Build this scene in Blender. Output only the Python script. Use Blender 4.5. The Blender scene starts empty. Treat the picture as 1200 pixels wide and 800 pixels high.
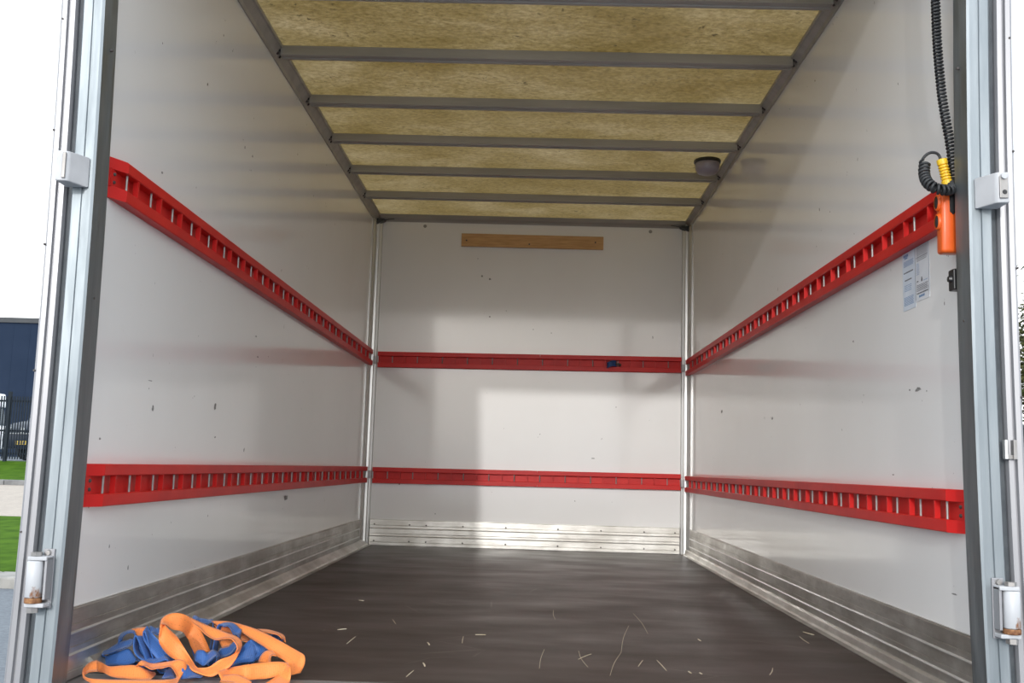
import bpy, bmesh, math, random
from mathutils import Vector, Matrix

random.seed(7)
SC = bpy.context.scene
COL = SC.collection

# ------------------------------------------------------------------ camera
F_PX, YAW, PITCH, ROLL = 1168.1, -0.0195, 0.1255, 0.0291
CAM = Vector((0.0137, -6.6085, 0.5275))
fwd = Vector((math.sin(YAW) * math.cos(PITCH), math.cos(YAW) * math.cos(PITCH), math.sin(PITCH)))
r0 = Vector((math.cos(YAW), -math.sin(YAW), 0))
u0 = r0.cross(fwd)
rgt = r0 * math.cos(ROLL) + u0 * math.sin(ROLL)
upv = -r0 * math.sin(ROLL) + u0 * math.cos(ROLL)
cd = bpy.data.cameras.new('camera')
cd.sensor_fit = 'HORIZONTAL'
cd.sensor_width = 36.0
cd.lens = F_PX / 1200.0 * 36.0
cd.clip_start, cd.clip_end = 0.05, 400
cam = bpy.data.objects.new('camera', cd)
COL.objects.link(cam)
m3 = Matrix((rgt, upv, -fwd)).transposed()
cam.matrix_world = Matrix.Translation(CAM) @ m3.to_4x4()
SC.camera = cam

# ------------------------------------------------------------------ sky and sun
world = bpy.data.worlds.new('sky')
SC.world = world
world.use_nodes = True
wn, wl = world.node_tree.nodes, world.node_tree.links
wn.clear()
w_out = wn.new('ShaderNodeOutputWorld')
w_bg = wn.new('ShaderNodeBackground')
w_tc = wn.new('ShaderNodeTexCoord')
w_ns = wn.new('ShaderNodeTexNoise')
w_ns.inputs['Scale'].default_value = 2.6
w_ns.inputs['Detail'].default_value = 6
w_rp = wn.new('ShaderNodeValToRGB')
w_rp.color_ramp.elements[0].position = 0.38
w_rp.color_ramp.elements[0].color = (0.74, 0.86, 1.0, 1)
w_rp.color_ramp.elements[1].position = 0.58
w_rp.color_ramp.elements[1].color = (0.96, 0.985, 1.0, 1)
SKY_STRENGTH = 1.85
w_bg.inputs['Strength'].default_value = SKY_STRENGTH
wl.new(w_tc.outputs['Generated'], w_ns.inputs['Vector'])
wl.new(w_ns.outputs['Fac'], w_rp.inputs['Fac'])
wl.new(w_rp.outputs['Color'], w_bg.inputs['Color'])
# hazy clear sky behind the thin cloud, sun low behind the truck
w_sk = wn.new('ShaderNodeTexSky')
w_sk.sky_type = 'NISHITA'
w_sk.sun_disc = False
w_sk.sun_elevation = math.radians(14.6)
w_sk.sun_rotation = math.radians(189.9)
w_sk.dust_density = 4.0
w_b2 = wn.new('ShaderNodeBackground')
w_b2.inputs['Strength'].default_value = 0.055
w_ad = wn.new('ShaderNodeAddShader')
w_hs = wn.new('ShaderNodeHueSaturation')
w_hs.inputs['Saturation'].default_value = 0.3      # thin cloud whitens it
wl.new(w_sk.outputs['Color'], w_hs.inputs['Color'])
wl.new(w_hs.outputs['Color'], w_b2.inputs['Color'])
wl.new(w_bg.outputs['Background'], w_ad.inputs[0])
wl.new(w_b2.outputs['Background'], w_ad.inputs[1])
wl.new(w_ad.outputs[0], w_out.inputs['Surface'])

sd = bpy.data.lights.new('sun', 'SUN')
sd.energy = 1.2
sd.angle = math.radians(1.0)
sd.color = (1.0, 0.985, 0.96)
sun = bpy.data.objects.new('sun', sd)
COL.objects.link(sun)
sun.location = (-3, -12, 6)
sun.rotation_euler = Vector((0.174, 1.0, -0.265)).to_track_quat('-Z', 'Y').to_euler()

# ------------------------------------------------------------------ exposure
vs = SC.view_settings
SC.display_settings.display_device = 'sRGB'
vs.view_transform = 'Standard'
vs.look = 'None'
vs.gamma = 1.0
vs.use_curve_mapping = False
vs.exposure = 0.0
SC.cycles.diffuse_bounces = 8
SC.cycles.max_bounces = 14

# ------------------------------------------------------------------ materials
def ramp(nt, fac, stops):
    n = nt.nodes.new('ShaderNodeValToRGB')
    cr = n.color_ramp
    while len(cr.elements) < len(stops):
        cr.elements.new(0.5)
    for e, (p, c) in zip(cr.elements, stops):
        e.position = p
        e.color = (*c, 1) if len(c) == 3 else c
    nt.links.new(fac, n.inputs['Fac'])
    return n.outputs['Color']

def coords(nt, scale=(1, 1, 1), kind='Object'):
    tc = nt.nodes.new('ShaderNodeTexCoord')
    mp = nt.nodes.new('ShaderNodeMapping')
    mp.inputs['Scale'].default_value = scale
    nt.links.new(tc.outputs[kind], mp.inputs['Vector'])
    return mp.outputs['Vector']

def noise(nt, vec, scale, detail=4, rough=0.55):
    n = nt.nodes.new('ShaderNodeTexNoise')
    n.inputs['Scale'].default_value = scale
    n.inputs['Detail'].default_value = detail
    n.inputs['Roughness'].default_value = rough
    nt.links.new(vec, n.inputs['Vector'])
    return n.outputs['Fac']

def mixc(nt, fac, a, b, mode='MIX'):
    n = nt.nodes.new('ShaderNodeMix')
    n.data_type = 'RGBA'
    n.blend_type = mode
    for sock, v in ((n.inputs[0], fac), (n.inputs[6], a), (n.inputs[7], b)):
        if isinstance(v, (int, float)):
            sock.default_value = v
        elif isinstance(v, tuple):
            sock.default_value = (*v, 1)
        else:
            nt.links.new(v, sock)
    return n.outputs[2]

def bump(nt, bsdf, height, strength, dist=0.01):
    b = nt.nodes.new('ShaderNodeBump')
    b.inputs['Strength'].default_value = strength
    b.inputs['Distance'].default_value = dist
    nt.links.new(height, b.inputs['Height'])
    nt.links.new(b.outputs['Normal'], bsdf.inputs['Normal'])

def base_mat(name, col, rough=0.5, metal=0.0, spec=0.5):
    m = bpy.data.materials.new(name)
    m.use_nodes = True
    b = m.node_tree.nodes['Principled BSDF']
    b.inputs['Base Color'].default_value = (*col, 1)
    b.inputs['Roughness'].default_value = rough
    b.inputs['Metallic'].default_value = metal
    b.inputs['Specular IOR Level'].default_value = spec
    return m, m.node_tree, b

def vary_mat(name, c1, c2, scale=6.0, rough=0.5, metal=0.0, stretch=(1, 1, 1), bmp=0.0, lo=0.35, hi=0.65, spec=0.5):
    m, nt, b = base_mat(name, c1, rough, metal, spec)
    v = coords(nt, stretch)
    f = noise(nt, v, scale)
    nt.links.new(ramp(nt, f, [(lo, c1), (hi, c2)]), b.inputs['Base Color'])
    if bmp:
        bump(nt, b, f, bmp)
    return m

def wall_material(name):
    m, nt, b = base_mat(name, (0.7, 0.7, 0.7), 0.2, 0.0, 0.6)
    v = coords(nt)
    f = noise(nt, v, 1.3, 3)
    c = ramp(nt, f, [(0.3, (0.785, 0.775, 0.765)), (0.7, (0.83, 0.825, 0.82))])
    # sparse dark scuffs with a shape of their own
    sp = noise(nt, v, 17.0, 2)
    sp2 = noise(nt, coords(nt, (1, 1, 0.6)), 90.0, 2)
    mul = nt.nodes.new('ShaderNodeMath'); mul.operation = 'MULTIPLY'
    nt.links.new(sp, mul.inputs[0]); nt.links.new(sp2, mul.inputs[1])
    scuff = ramp(nt, mul.outputs[0], [(0.475, (0, 0, 0)), (0.5, (1, 1, 1))])
    c2 = mixc(nt, scuff, c, (0.12, 0.11, 0.10))
    nt.links.new(c2, b.inputs['Base Color'])
    rr = ramp(nt, noise(nt, v, 4.0, 4), [(0.3, (0.07,) * 3), (0.75, (0.13,) * 3)])
    nt.links.new(rr, b.inputs['Roughness'])
    return m

M = {}
M['wall'] = wall_material('white_laminate')

def floor_material():
    m, nt, b = base_mat('brown_phenolic_floor', (0.04, 0.03, 0.026), 0.4, 0.0, 0.5)
    v = coords(nt, (0.7, 1.6, 1))
    f = noise(nt, v, 2.2, 6, 0.6)
    c = ramp(nt, f, [(0.3, (0.028, 0.0185, 0.0145)), (0.7, (0.046, 0.031, 0.025))])
    vs_ = coords(nt, (1.0, 1.0, 1))
    dust = ramp(nt, noise(nt, vs_, 60, 3, 0.7), [(0.66, (0, 0, 0)), (0.78, (0.35, 0.35, 0.35))])
    # long thin scratches
    wv = nt.nodes.new('ShaderNodeTexVoronoi')
    wv.feature = 'DISTANCE_TO_EDGE'
    wv.inputs['Scale'].default_value = 2.3
    wv.inputs['Randomness'].default_value = 1.0
    nt.links.new(v, wv.inputs['Vector'])
    scr = ramp(nt, wv.outputs['Distance'], [(0.0, (0.22, 0.22, 0.22)), (0.006, (0, 0, 0))])
    msk = ramp(nt, noise(nt, vs_, 3.1, 2), [(0.52, (0, 0, 0)), (0.6, (1, 1, 1))])
    scr2 = mixc(nt, 1.0, scr, msk, 'MULTIPLY')
    c = mixc(nt, dust, c, (0.22, 0.19, 0.16))
    c = mixc(nt, scr2, c, (0.35, 0.32, 0.28))
    nt.links.new(c, b.inputs['Base Color'])
    rr = ramp(nt, noise(nt, v, 3.0, 5), [(0.25, (0.34,) * 3), (0.75, (0.55,) * 3)])
    nt.links.new(rr, b.inputs['Roughness'])
    bump(nt, b, noise(nt, vs_, 240, 2), 0.12, 0.002)
    return m
M['floor'] = floor_material()

def roof_material():
    m = bpy.data.materials.new('yellowed_glassfibre_roof')
    m.use_nodes = True
    nt = m.node_tree
    nt.nodes.clear()
    out = nt.nodes.new('ShaderNodeOutputMaterial')
    v = coords(nt, (0.8, 1.2, 1))
    v1 = coords(nt)
    big = noise(nt, v, 2.4, 8, 0.62)
    tcol = ramp(nt, big, [(0.30, (0.155, 0.106, 0.032)), (0.5, (0.225, 0.166, 0.070)), (0.70, (0.32, 0.25, 0.137))])
    fib = noise(nt, coords(nt, (1, 1.5, 1)), 38, 6, 0.75)
    fcol = ramp(nt, fib, [(0.34, (0.58, 0.55, 0.47)), (0.64, (1.12, 1.12, 1.12))])
    tcol = mixc(nt, 1.0, tcol, fcol, 'MULTIPLY')
    spk = ramp(nt, noise(nt, v1, 34, 4, 0.7), [(0.575, (0, 0, 0)), (0.65, (0.9, 0.9, 0.9))])
    spk2 = ramp(nt, noise(nt, v1, 5, 3, 0.6), [(0.48, (0, 0, 0)), (0.62, (1, 1, 1))])
    tcol = mixc(nt, mixc(nt, 1.0, spk, spk2, 'MULTIPLY'), tcol, (0.055, 0.04, 0.018))
    tr = nt.nodes.new('ShaderNodeBsdfTranslucent')
    df = nt.nodes.new('ShaderNodeBsdfPrincipled')
    df.inputs['Roughness'].default_value = 0.38
    dcol = mixc(nt, 1.0, tcol, (1.6, 1.6, 1.6), 'MULTIPLY')
    nt.links.new(dcol, df.inputs['Base Color'])
    nt.links.new(tcol, tr.inputs['Color'])
    mx = nt.nodes.new('ShaderNodeMixShader')
    mx.inputs[0].default_value = 0.5
    nt.links.new(df.outputs[0], mx.inputs[1])
    nt.links.new(tr.outputs[0], mx.inputs[2])
    nt.links.new(mx.outputs[0], out.inputs['Surface'])
    return m
M['roof'] = roof_material()

M['red'] = vary_mat('red_plastic', (0.52, 0.012, 0.012), (0.62, 0.020, 0.016), 5, 0.42, spec=0.3)
M['red_in'] = vary_mat('red_plastic_inner', (0.52, 0.012, 0.012), (0.62, 0.020, 0.016), 9, 0.45, spec=0.3)
M['steel_pin'] = vary_mat('bare_steel', (0.30, 0.29, 0.28), (0.40, 0.38, 0.37), 30, 0.45, 0.6)
M['alu'] = vary_mat('aluminium_profile', (0.27, 0.26, 0.25), (0.35, 0.335, 0.325), 14, 0.42, 0.6, (1, 0.15, 1))
M['beam'] = vary_mat('dull_aluminium_beam', (0.34, 0.325, 0.295), (0.42, 0.40, 0.365), 14, 0.5, 0.15, (0.15, 1, 1))
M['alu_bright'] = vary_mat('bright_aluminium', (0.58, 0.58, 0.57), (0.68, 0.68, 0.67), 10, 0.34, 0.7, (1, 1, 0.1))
M['door_alu'] = vary_mat('door_edge_aluminium', (0.28, 0.28, 0.295), (0.34, 0.34, 0.355), 10, 0.38, 0.45, (1, 1, 0.1))
M['white_paint'] = vary_mat('white_paint', (0.42, 0.43, 0.45), (0.50, 0.51, 0.53), 12, 0.45)

def kick_material():
    m, nt, b = base_mat('scuffed_aluminium_plank', (0.5, 0.49, 0.46), 0.36, 0.85)
    v = coords(nt, (0.25, 0.25, 1.0))
    f = noise(nt, v, 22, 5, 0.65)
    c = ramp(nt, f, [(0.3, (0.46, 0.44, 0.41)), (0.65, (0.70, 0.69, 0.66))])
    v2 = coords(nt)
    d = ramp(nt, noise(nt, v2, 3.2, 5, 0.6), [(0.42, (0, 0, 0)), (0.66, (0.55, 0.55, 0.55))])
    c = mixc(nt, d, c, (0.30, 0.275, 0.24))
    nt.links.new(c, b.inputs['Base Color'])
    rr = ramp(nt, noise(nt, v2, 8, 4), [(0.3, (0.3,) * 3), (0.7, (0.5,) * 3)])
    nt.links.new(rr, b.inputs['Roughness'])
    return m
M['kick'] = kick_material()

def galv_material():
    m, nt, b = base_mat('galvanised_steel', (0.5, 0.53, 0.55), 0.45, 0.9)
    v = coords(nt, (6, 6, 0.7))
    f = noise(nt, v, 3.0, 6, 0.6)
    c = ramp(nt, f, [(0.3, (0.22, 0.25, 0.27)), (0.52, (0.275, 0.305, 0.325)), (0.72, (0.345, 0.375, 0.395))])
    nt.links.new(c, b.inputs['Base Color'])
    rr = ramp(nt, noise(nt, v, 5.0, 4), [(0.3, (0.4,) * 3), (0.7, (0.6,) * 3)])
    nt.links.new(rr, b.inputs['Roughness'])
    return m
M['galv'] = galv_material()
M['rubber'] = vary_mat('black_rubber', (0.016, 0.018, 0.02), (0.03, 0.032, 0.035), 20, 0.55)
M['gasket'] = vary_mat('dark_gasket', (0.05, 0.06, 0.07), (0.08, 0.09, 0.1), 20, 0.6)
M['black'] = vary_mat('black_plastic', (0.012, 0.012, 0.013), (0.022, 0.022, 0.024), 20, 0.35)
M['orange_plastic'] = vary_mat('orange_plastic', (0.72, 0.105, 0.014), (0.78, 0.13, 0.020), 12, 0.3)
M['yellow_plastic'] = vary_mat('yellow_plastic', (0.80, 0.50, 0.02), (0.86, 0.56, 0.03), 20, 0.4)
M['rust'] = vary_mat('rust', (0.10, 0.028, 0.010), (0.34, 0.17, 0.07), 70, 0.75)
M['lamp_dome'] = vary_mat('grey_lamp_dome', (0.30, 0.27, 0.31), (0.36, 0.33, 0.37), 12, 0.3)
M['scuff'] = vary_mat('grey_scuff', (0.13, 0.125, 0.12), (0.32, 0.315, 0.31), 160, 0.7)
M['dirt_mark'] = vary_mat('dark_rivet', (0.05, 0.04, 0.04), (0.09, 0.08, 0.075), 40, 0.6)

def hinge_white():
    m, nt, b = base_mat('white_paint_rusty', (0.8, 0.8, 0.8), 0.4)
    v = coords(nt, (1, 1, 0.45))
    f = noise(nt, v, 42, 4, 0.6)
    tc = nt.nodes.new('ShaderNodeTexCoord')
    sep = nt.nodes.new('ShaderNodeSeparateXYZ')
    nt.links.new(tc.outputs['Object'], sep.inputs[0])
    # rust has crept up from the lower end of the barrel
    mr = nt.nodes.new('ShaderNodeMapRange')
    mr.inputs['From Min'].default_value = 0.0
    mr.inputs['From Max'].default_value = 0.05
    mr.inputs['To Min'].default_value = 0.10
    mr.inputs['To Max'].default_value = -0.02
    nt.links.new(sep.outputs['Z'], mr.inputs['Value'])
    ad = nt.nodes.new('ShaderNodeMath'); ad.operation = 'ADD'
    nt.links.new(f, ad.inputs[0]); nt.links.new(mr.outputs[0], ad.inputs[1])
    k = ramp(nt, ad.outputs[0], [(0.62, (0, 0, 0)), (0.72, (1, 1, 1))])
    nt.links.new(mixc(nt, k, (0.48, 0.49, 0.51), (0.22, 0.085, 0.025)), b.inputs['Base Color'])
    return m
M['hinge_white'] = hinge_white()

def wood_material():
    m, nt, b = base_mat('pale_wood', (0.5, 0.3, 0.13), 0.55)
    v = coords(nt, (1.2, 1, 14))
    f = noise(nt, v, 6, 6, 0.6)
    c = ramp(nt, f, [(0.3, (0.44, 0.235, 0.085)), (0.7, (0.62, 0.37, 0.16))])
    nt.links.new(c, b.inputs['Base Color'])
    return m
M['wood'] = wood_material()

def webbing(name, ca, cb, stripe):
    m, nt, b = base_mat(name, ca, 0.55)
    uv = nt.nodes.new('ShaderNodeTexCoord')
    sep = nt.nodes.new('ShaderNodeSeparateXYZ')
    nt.links.new(uv.outputs['UV'], sep.inputs[0])
    mp = nt.nodes.new('ShaderNodeMapping')
    nt.links.new(uv.outputs['UV'], mp.inputs['Vector'])
    wv = nt.nodes.new('ShaderNodeTexWave')
    wv.bands_direction = 'Y'
    wv.inputs['Scale'].default_value = 90
    nt.links.new(mp.outputs['Vector'], wv.inputs['Vector'])
    c = mixc(nt, wv.outputs['Fac'], ca, cb)
    # dashed dark tracer threads woven along the strap
    def line(u):
        s = nt.nodes.new('ShaderNodeMath'); s.operation = 'SUBTRACT'
        nt.links.new(sep.outputs['X'], s.inputs[0]); s.inputs[1].default_value = u
        a = nt.nodes.new('ShaderNodeMath'); a.operation = 'ABSOLUTE'
        nt.links.new(s.outputs[0], a.inputs[0])
        l = nt.nodes.new('ShaderNodeMath'); l.operation = 'LESS_THAN'
        nt.links.new(a.outputs[0], l.inputs[0]); l.inputs[1].default_value = 0.014
        return l.outputs[0]
    ad = nt.nodes.new('ShaderNodeMath'); ad.operation = 'ADD'
    nt.links.new(line(0.3), ad.inputs[0]); nt.links.new(line(0.7), ad.inputs[1])
    fr = nt.nodes.new('ShaderNodeMath'); fr.operation = 'MULTIPLY'
    nt.links.new(sep.outputs['Y'], fr.inputs[0]); fr.inputs[1].default_value = 90
    fr2 = nt.nodes.new('ShaderNodeMath'); fr2.operation = 'FRACT'
    nt.links.new(fr.outputs[0], fr2.inputs[0])
    lt = nt.nodes.new('ShaderNodeMath'); lt.operation = 'LESS_THAN'
    nt.links.new(fr2.outputs[0], lt.inputs[0]); lt.inputs[1].default_value = 0.4
    ml = nt.nodes.new('ShaderNodeMath'); ml.operation = 'MULTIPLY'
    nt.links.new(ad.outputs[0], ml.inputs[0]); nt.links.new(lt.outputs[0], ml.inputs[1])
    c = mixc(nt, ml.outputs[0], c, stripe)
    nt.links.new(c, b.inputs['Base Color'])
    b.inputs['Sheen Weight'].default_value = 0.15
    bump(nt, b, wv.outputs['Fac'], 0.25, 0.001)
    return m
M['web_orange'] = webbing('orange_webbing', (0.78, 0.205, 0.038), (0.90, 0.275, 0.062), (0.55, 0.14, 0.03))
M['web_blue'] = webbing('blue_webbing', (0.018, 0.078, 0.27), (0.036, 0.135, 0.41), (0.02, 0.06, 0.2))
M['paper_blue'] = vary_mat('pale_blue_paper', (0.60, 0.66, 0.74), (0.66, 0.72, 0.80), 20, 0.4)
M['paper_white'] = vary_mat('white_paper', (0.68, 0.70, 0.74), (0.74, 0.76, 0.80), 20, 0.4)
M['ink'] = vary_mat('black_print', (0.10, 0.10, 0.12), (0.16, 0.16, 0.18), 60, 0.5)
M['ink_blue'] = vary_mat('blue_print', (0.13, 0.24, 0.42), (0.18, 0.3, 0.5), 60, 0.5)
M['straw'] = vary_mat('dry_straw', (0.55, 0.47, 0.33), (0.70, 0.64, 0.50), 30, 0.7)
# outdoors
M['asphalt'] = vary_mat('asphalt', (0.125, 0.14, 0.16), (0.175, 0.195, 0.215), 30, 0.8, bmp=0.2, spec=0.15)
M['grass'] = vary_mat('grass', (0.034, 0.085, 0.004), (0.066, 0.138, 0.009), 3.0, 0.9, bmp=0.4, spec=0.05)
M['kerb'] = vary_mat('kerb_concrete', (0.24, 0.235, 0.22), (0.33, 0.32, 0.30), 5, 0.85, spec=0.1)
M['kerb_dark'] = vary_mat('kerb_stone', (0.12, 0.12, 0.12), (0.2, 0.2, 0.2), 4, 0.8)
def paving():
    m, nt, b = base_mat('brick_paving', (0.42, 0.37, 0.31), 0.8)
    br = nt.nodes.new('ShaderNodeTexBrick')
    br.inputs['Scale'].default_value = 4.0
    br.inputs['Color1'].default_value = (0.46, 0.40, 0.34, 1)
    br.inputs['Color2'].default_value = (0.38, 0.33, 0.28, 1)
    br.inputs['Mortar'].default_value = (0.24, 0.22, 0.2, 1)
    nt.links.new(coords(nt), br.inputs['Vector'])
    nt.links.new(br.outputs['Color'], b.inputs['Base Color'])
    return m
M['paving'] = paving()
M['cladding'] = vary_mat('dark_blue_cladding', (0.013, 0.024, 0.048), (0.017, 0.029, 0.056), 0.6, 0.7, spec=0.1)
M['cladding_edge'] = vary_mat('dark_roof_edge', (0.012, 0.017, 0.022), (0.02, 0.025, 0.03), 2, 0.5)
M['fence'] = vary_mat('anthracite_fence', (0.012, 0.018, 0.026), (0.018, 0.025, 0.034), 6, 0.6, spec=0.12)
M['van'] = vary_mat('navy_car_paint', (0.014, 0.022, 0.042), (0.018, 0.028, 0.05), 2, 0.35, spec=0.2)
M['van_roof'] = vary_mat('silver_grey_paint', (0.17, 0.195, 0.23), (0.20, 0.225, 0.26), 2, 0.6, 0.0, spec=0.08)
M['glass_dark'] = vary_mat('dark_car_glass', (0.04, 0.055, 0.075), (0.05, 0.07, 0.09), 2, 0.25, spec=0.15)
M['car_white'] = vary_mat('white_car_paint', (0.78, 0.79, 0.8), (0.84, 0.85, 0.86), 2, 0.25)
M['car_green'] = vary_mat('dark_green_paint', (0.012, 0.035, 0.03), (0.018, 0.045, 0.038), 2, 0.25)
M['plate'] = vary_mat('yellow_plate', (0.75, 0.5, 0.04), (0.8, 0.55, 0.05), 8, 0.4)
M['tyre'] = vary_mat('tyre_rubber', (0.02, 0.02, 0.02), (0.03, 0.03, 0.03), 9, 0.8)
M['chrome'] = vary_mat('chrome', (0.35, 0.36, 0.37), (0.4, 0.41, 0.42), 9, 0.25, 1.0)
M['bark'] = vary_mat('bark', (0.09, 0.075, 0.06), (0.15, 0.13, 0.1), 9, 0.85)
M['leaf'] = vary_mat('olive_leaves', (0.03, 0.04, 0.012), (0.075, 0.075, 0.028), 1.5, 0.8, spec=0.1)

# ------------------------------------------------------------------ builders
def mesh_obj(name, bm, mat, parent=None, smooth=False):
    me = bpy.data.meshes.new(name)
    bmesh.ops.recalc_face_normals(bm, faces=bm.faces)
    if smooth:
        for f in bm.faces:
            f.smooth = True
    bm.to_mesh(me)
    bm.free()
    me.materials.append(M[mat] if isinstance(mat, str) else mat)
    o = bpy.data.objects.new(name, me)
    COL.objects.link(o)
    if parent is not None:
        o.parent = parent
    return o

def link_mesh(name, me, parent, mtx):
    o = bpy.data.objects.new(name, me)
    COL.objects.link(o)
    o.parent = parent
    o.matrix_local = mtx
    return o

def tag(o, label, cat, group=None, kind=None):
    o['label'] = label
    o['category'] = cat
    if group:
        o['group'] = group
    if kind:
        o['kind'] = kind
    return o

def thing(name, loc=(0, 0, 0), rot=(0, 0, 0)):
    o = bpy.data.objects.new(name, None)
    o.empty_display_size = 0.1
    COL.objects.link(o)
    o.location = loc
    o.rotation_euler = rot
    return o

def box(bm, x0, x1, y0, y1, z0, z1):
    v = [bm.verts.new(p) for p in ((x0, y0, z0), (x1, y0, z0), (x1, y1, z0), (x0, y1, z0),
                                   (x0, y0, z1), (x1, y0, z1), (x1, y1, z1), (x0, y1, z1))]
    for q in ((0, 3, 2, 1), (4, 5, 6, 7), (0, 1, 5, 4), (1, 2, 6, 5), (2, 3, 7, 6), (3, 0, 4, 7)):
        bm.faces.new([v[i] for i in q])

def box_bm(*a):
    bm = bmesh.new()
    box(bm, *a)
    return bm

def bev_box(x0, x1, y0, y1, z0, z1, w=0.003, seg=2):
    bm = box_bm(x0, x1, y0, y1, z0, z1)
    bmesh.ops.bevel(bm, geom=bm.edges[:], offset=w, segments=seg, affect='EDGES', profile=0.5)
    return bm

def prism(bm, poly, a0, a1, axis, ends=None):
    """extrude a 2-D polygon along an axis; poly in the two remaining axes in x,y,z order.
    ends: optional function(p, which) -> coordinate along the axis"""
    def P(p, a):
        if axis == 0:
            return (a, p[0], p[1])
        if axis == 1:
            return (p[0], a, p[1])
        return (p[0], p[1], a)
    A = [bm.verts.new(P(p, a0 if ends is None else ends(p, 0))) for p in poly]
    B = [bm.verts.new(P(p, a1 if ends is None else ends(p, 1))) for p in poly]
    n = len(poly)
    bm.faces.new(A)
    bm.faces.new(B[::-1])
    for i in range(n):
        bm.faces.new((A[i], B[i], B[(i + 1) % n], A[(i + 1) % n]))

def bowed(poly, z0, z1, sgn, amount=0.009, n=14):
    """upright extrusion that bows gently towards the opening at mid height"""
    bm = bmesh.new()
    rows = []
    for i in range(n + 1):
        z = z0 + (z1 - z0) * i / n
        o = -sgn * amount * (1 - ((z - 0.92) / 0.75) ** 2)
        rows.append([bm.verts.new((p[0] + o, p[1], z)) for p in poly])
    m = len(poly)
    for A, B in zip(rows, rows[1:]):
        for k in range(m):
            bm.faces.new((A[k], A[(k + 1) % m], B[(k + 1) % m], B[k]))
    bm.faces.new(rows[0][::-1]); bm.faces.new(rows[-1])
    return bm

def prism_bm(*a, **k):
    bm = bmesh.new()
    prism(bm, *a, **k)
    return bm

def cyl(bm, p0, p1, r0_, r1_=None, seg=12, caps=True):
    r1_ = r0_ if r1_ is None else r1_
    p0, p1 = Vector(p0), Vector(p1)
    d = (p1 - p0).normalized()
    a = d.orthogonal().normalized()
    b = d.cross(a)
    A = []; B = []
    for i in range(seg):
        t = 2 * math.pi * i / seg
        w = a * math.cos(t) + b * math.sin(t)
        A.append(bm.verts.new(p0 + w * r0_))
        B.append(bm.verts.new(p1 + w * r1_))
    for i in range(seg):
        j = (i + 1) % seg
        bm.faces.new((A[i], A[j], B[j], B[i]))
    if caps:
        bm.faces.new(A[::-1]); bm.faces.new(B)

def cyl_bm(*a, **k):
    bm = bmesh.new()
    cyl(bm, *a, **k)
    return bm

def catmull(pts, sub):
    pts = [Vector(p) for p in pts]
    out = []
    n = len(pts)
    for i in range(n - 1):
        p0 = pts[i - 1] if i else pts[0] * 2 - pts[1]
        p1, p2 = pts[i], pts[i + 1]
        p3 = pts[i + 2] if i + 2 < n else pts[-1] * 2 - pts[-2]
        for k in range(sub):
            t = k / sub
            out.append(0.5 * ((2 * p1) + (p2 - p0) * t + (2 * p0 - 5 * p1 + 4 * p2 - p3) * t * t
                              + (3 * p1 - p0 - 3 * p2 + p3) * t ** 3))
    out.append(pts[-1])
    return out

def tube(bm, path, r, seg=8, caps=True):
    path = [Vector(p) for p in path]
    rings = []
    prev = None
    for i, p in enumerate(path):
        d = (path[min(i + 1, len(path) - 1)] - path[max(i - 1, 0)]).normalized()
        if prev is None:
            a = d.orthogonal().normalized()
        else:
            a = (prev - d * prev.dot(d)).normalized()
        prev = a
        b = d.cross(a)
        rr = r(i / (len(path) - 1)) if callable(r) else r
        rings.append([bm.verts.new(p + (a * math.cos(2 * math.pi * k / seg) + b * math.sin(2 * math.pi * k / seg)) * rr)
                      for k in range(seg)])
    for R0, R1 in zip(rings, rings[1:]):
        for k in range(seg):
            j = (k + 1) % seg
            bm.faces.new((R0[k], R0[j], R1[j], R1[k]))
    if caps:
        bm.faces.new(rings[0][::-1]); bm.faces.new(rings[-1])

def lathe(bm, prof, c=(0, 0, 0), seg=24):
    """prof: list of (r, z) revolved about z"""
    rings = []
    for r, z in prof:
        if r < 1e-6:
            rings.append([bm.verts.new((c[0], c[1], c[2] + z))])
        else:
            rings.append([bm.verts.new((c[0] + r * math.cos(2 * math.pi * k / seg), c[1] + r * math.sin(2 * math.pi * k / seg), c[2] + z))
                          for k in range(seg)])
    for A, B in zip(rings, rings[1:]):
        for k in range(seg):
            j = (k + 1) % seg
            q = [A[k % len(A)], A[j % len(A)], B[j % len(B)], B[k % len(B)]]
            q2 = []
            for v in q:
                if v not in q2:
                    q2.append(v)
            if len(q2) > 2:
                bm.faces.new(q2)

# ------------------------------------------------------------------ the load box
H = 1.062          # half width between the side walls
YB = 0.0           # inner face of the back wall
YF = -4.236        # rear face of the interior (back of the door posts)
YP = -4.31         # front of the door posts
ZC = 2.205         # roof sheet

fl = mesh_obj('floor', box_bm(-H - 0.03, H + 0.03, -4.105, 0.03, -0.12, 0.0), 'floor')
tag(fl, 'dark brown scratched plywood floor of the truck box', 'floor', kind='structure')
sill = mesh_obj('trim_1', box_bm(-H - 0.03, H + 0.03, YP, -4.106, -0.12, -0.001), 'alu')
tag(sill, 'metal sill at the open rear edge of the dark floor', 'sill', kind='structure')

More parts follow.
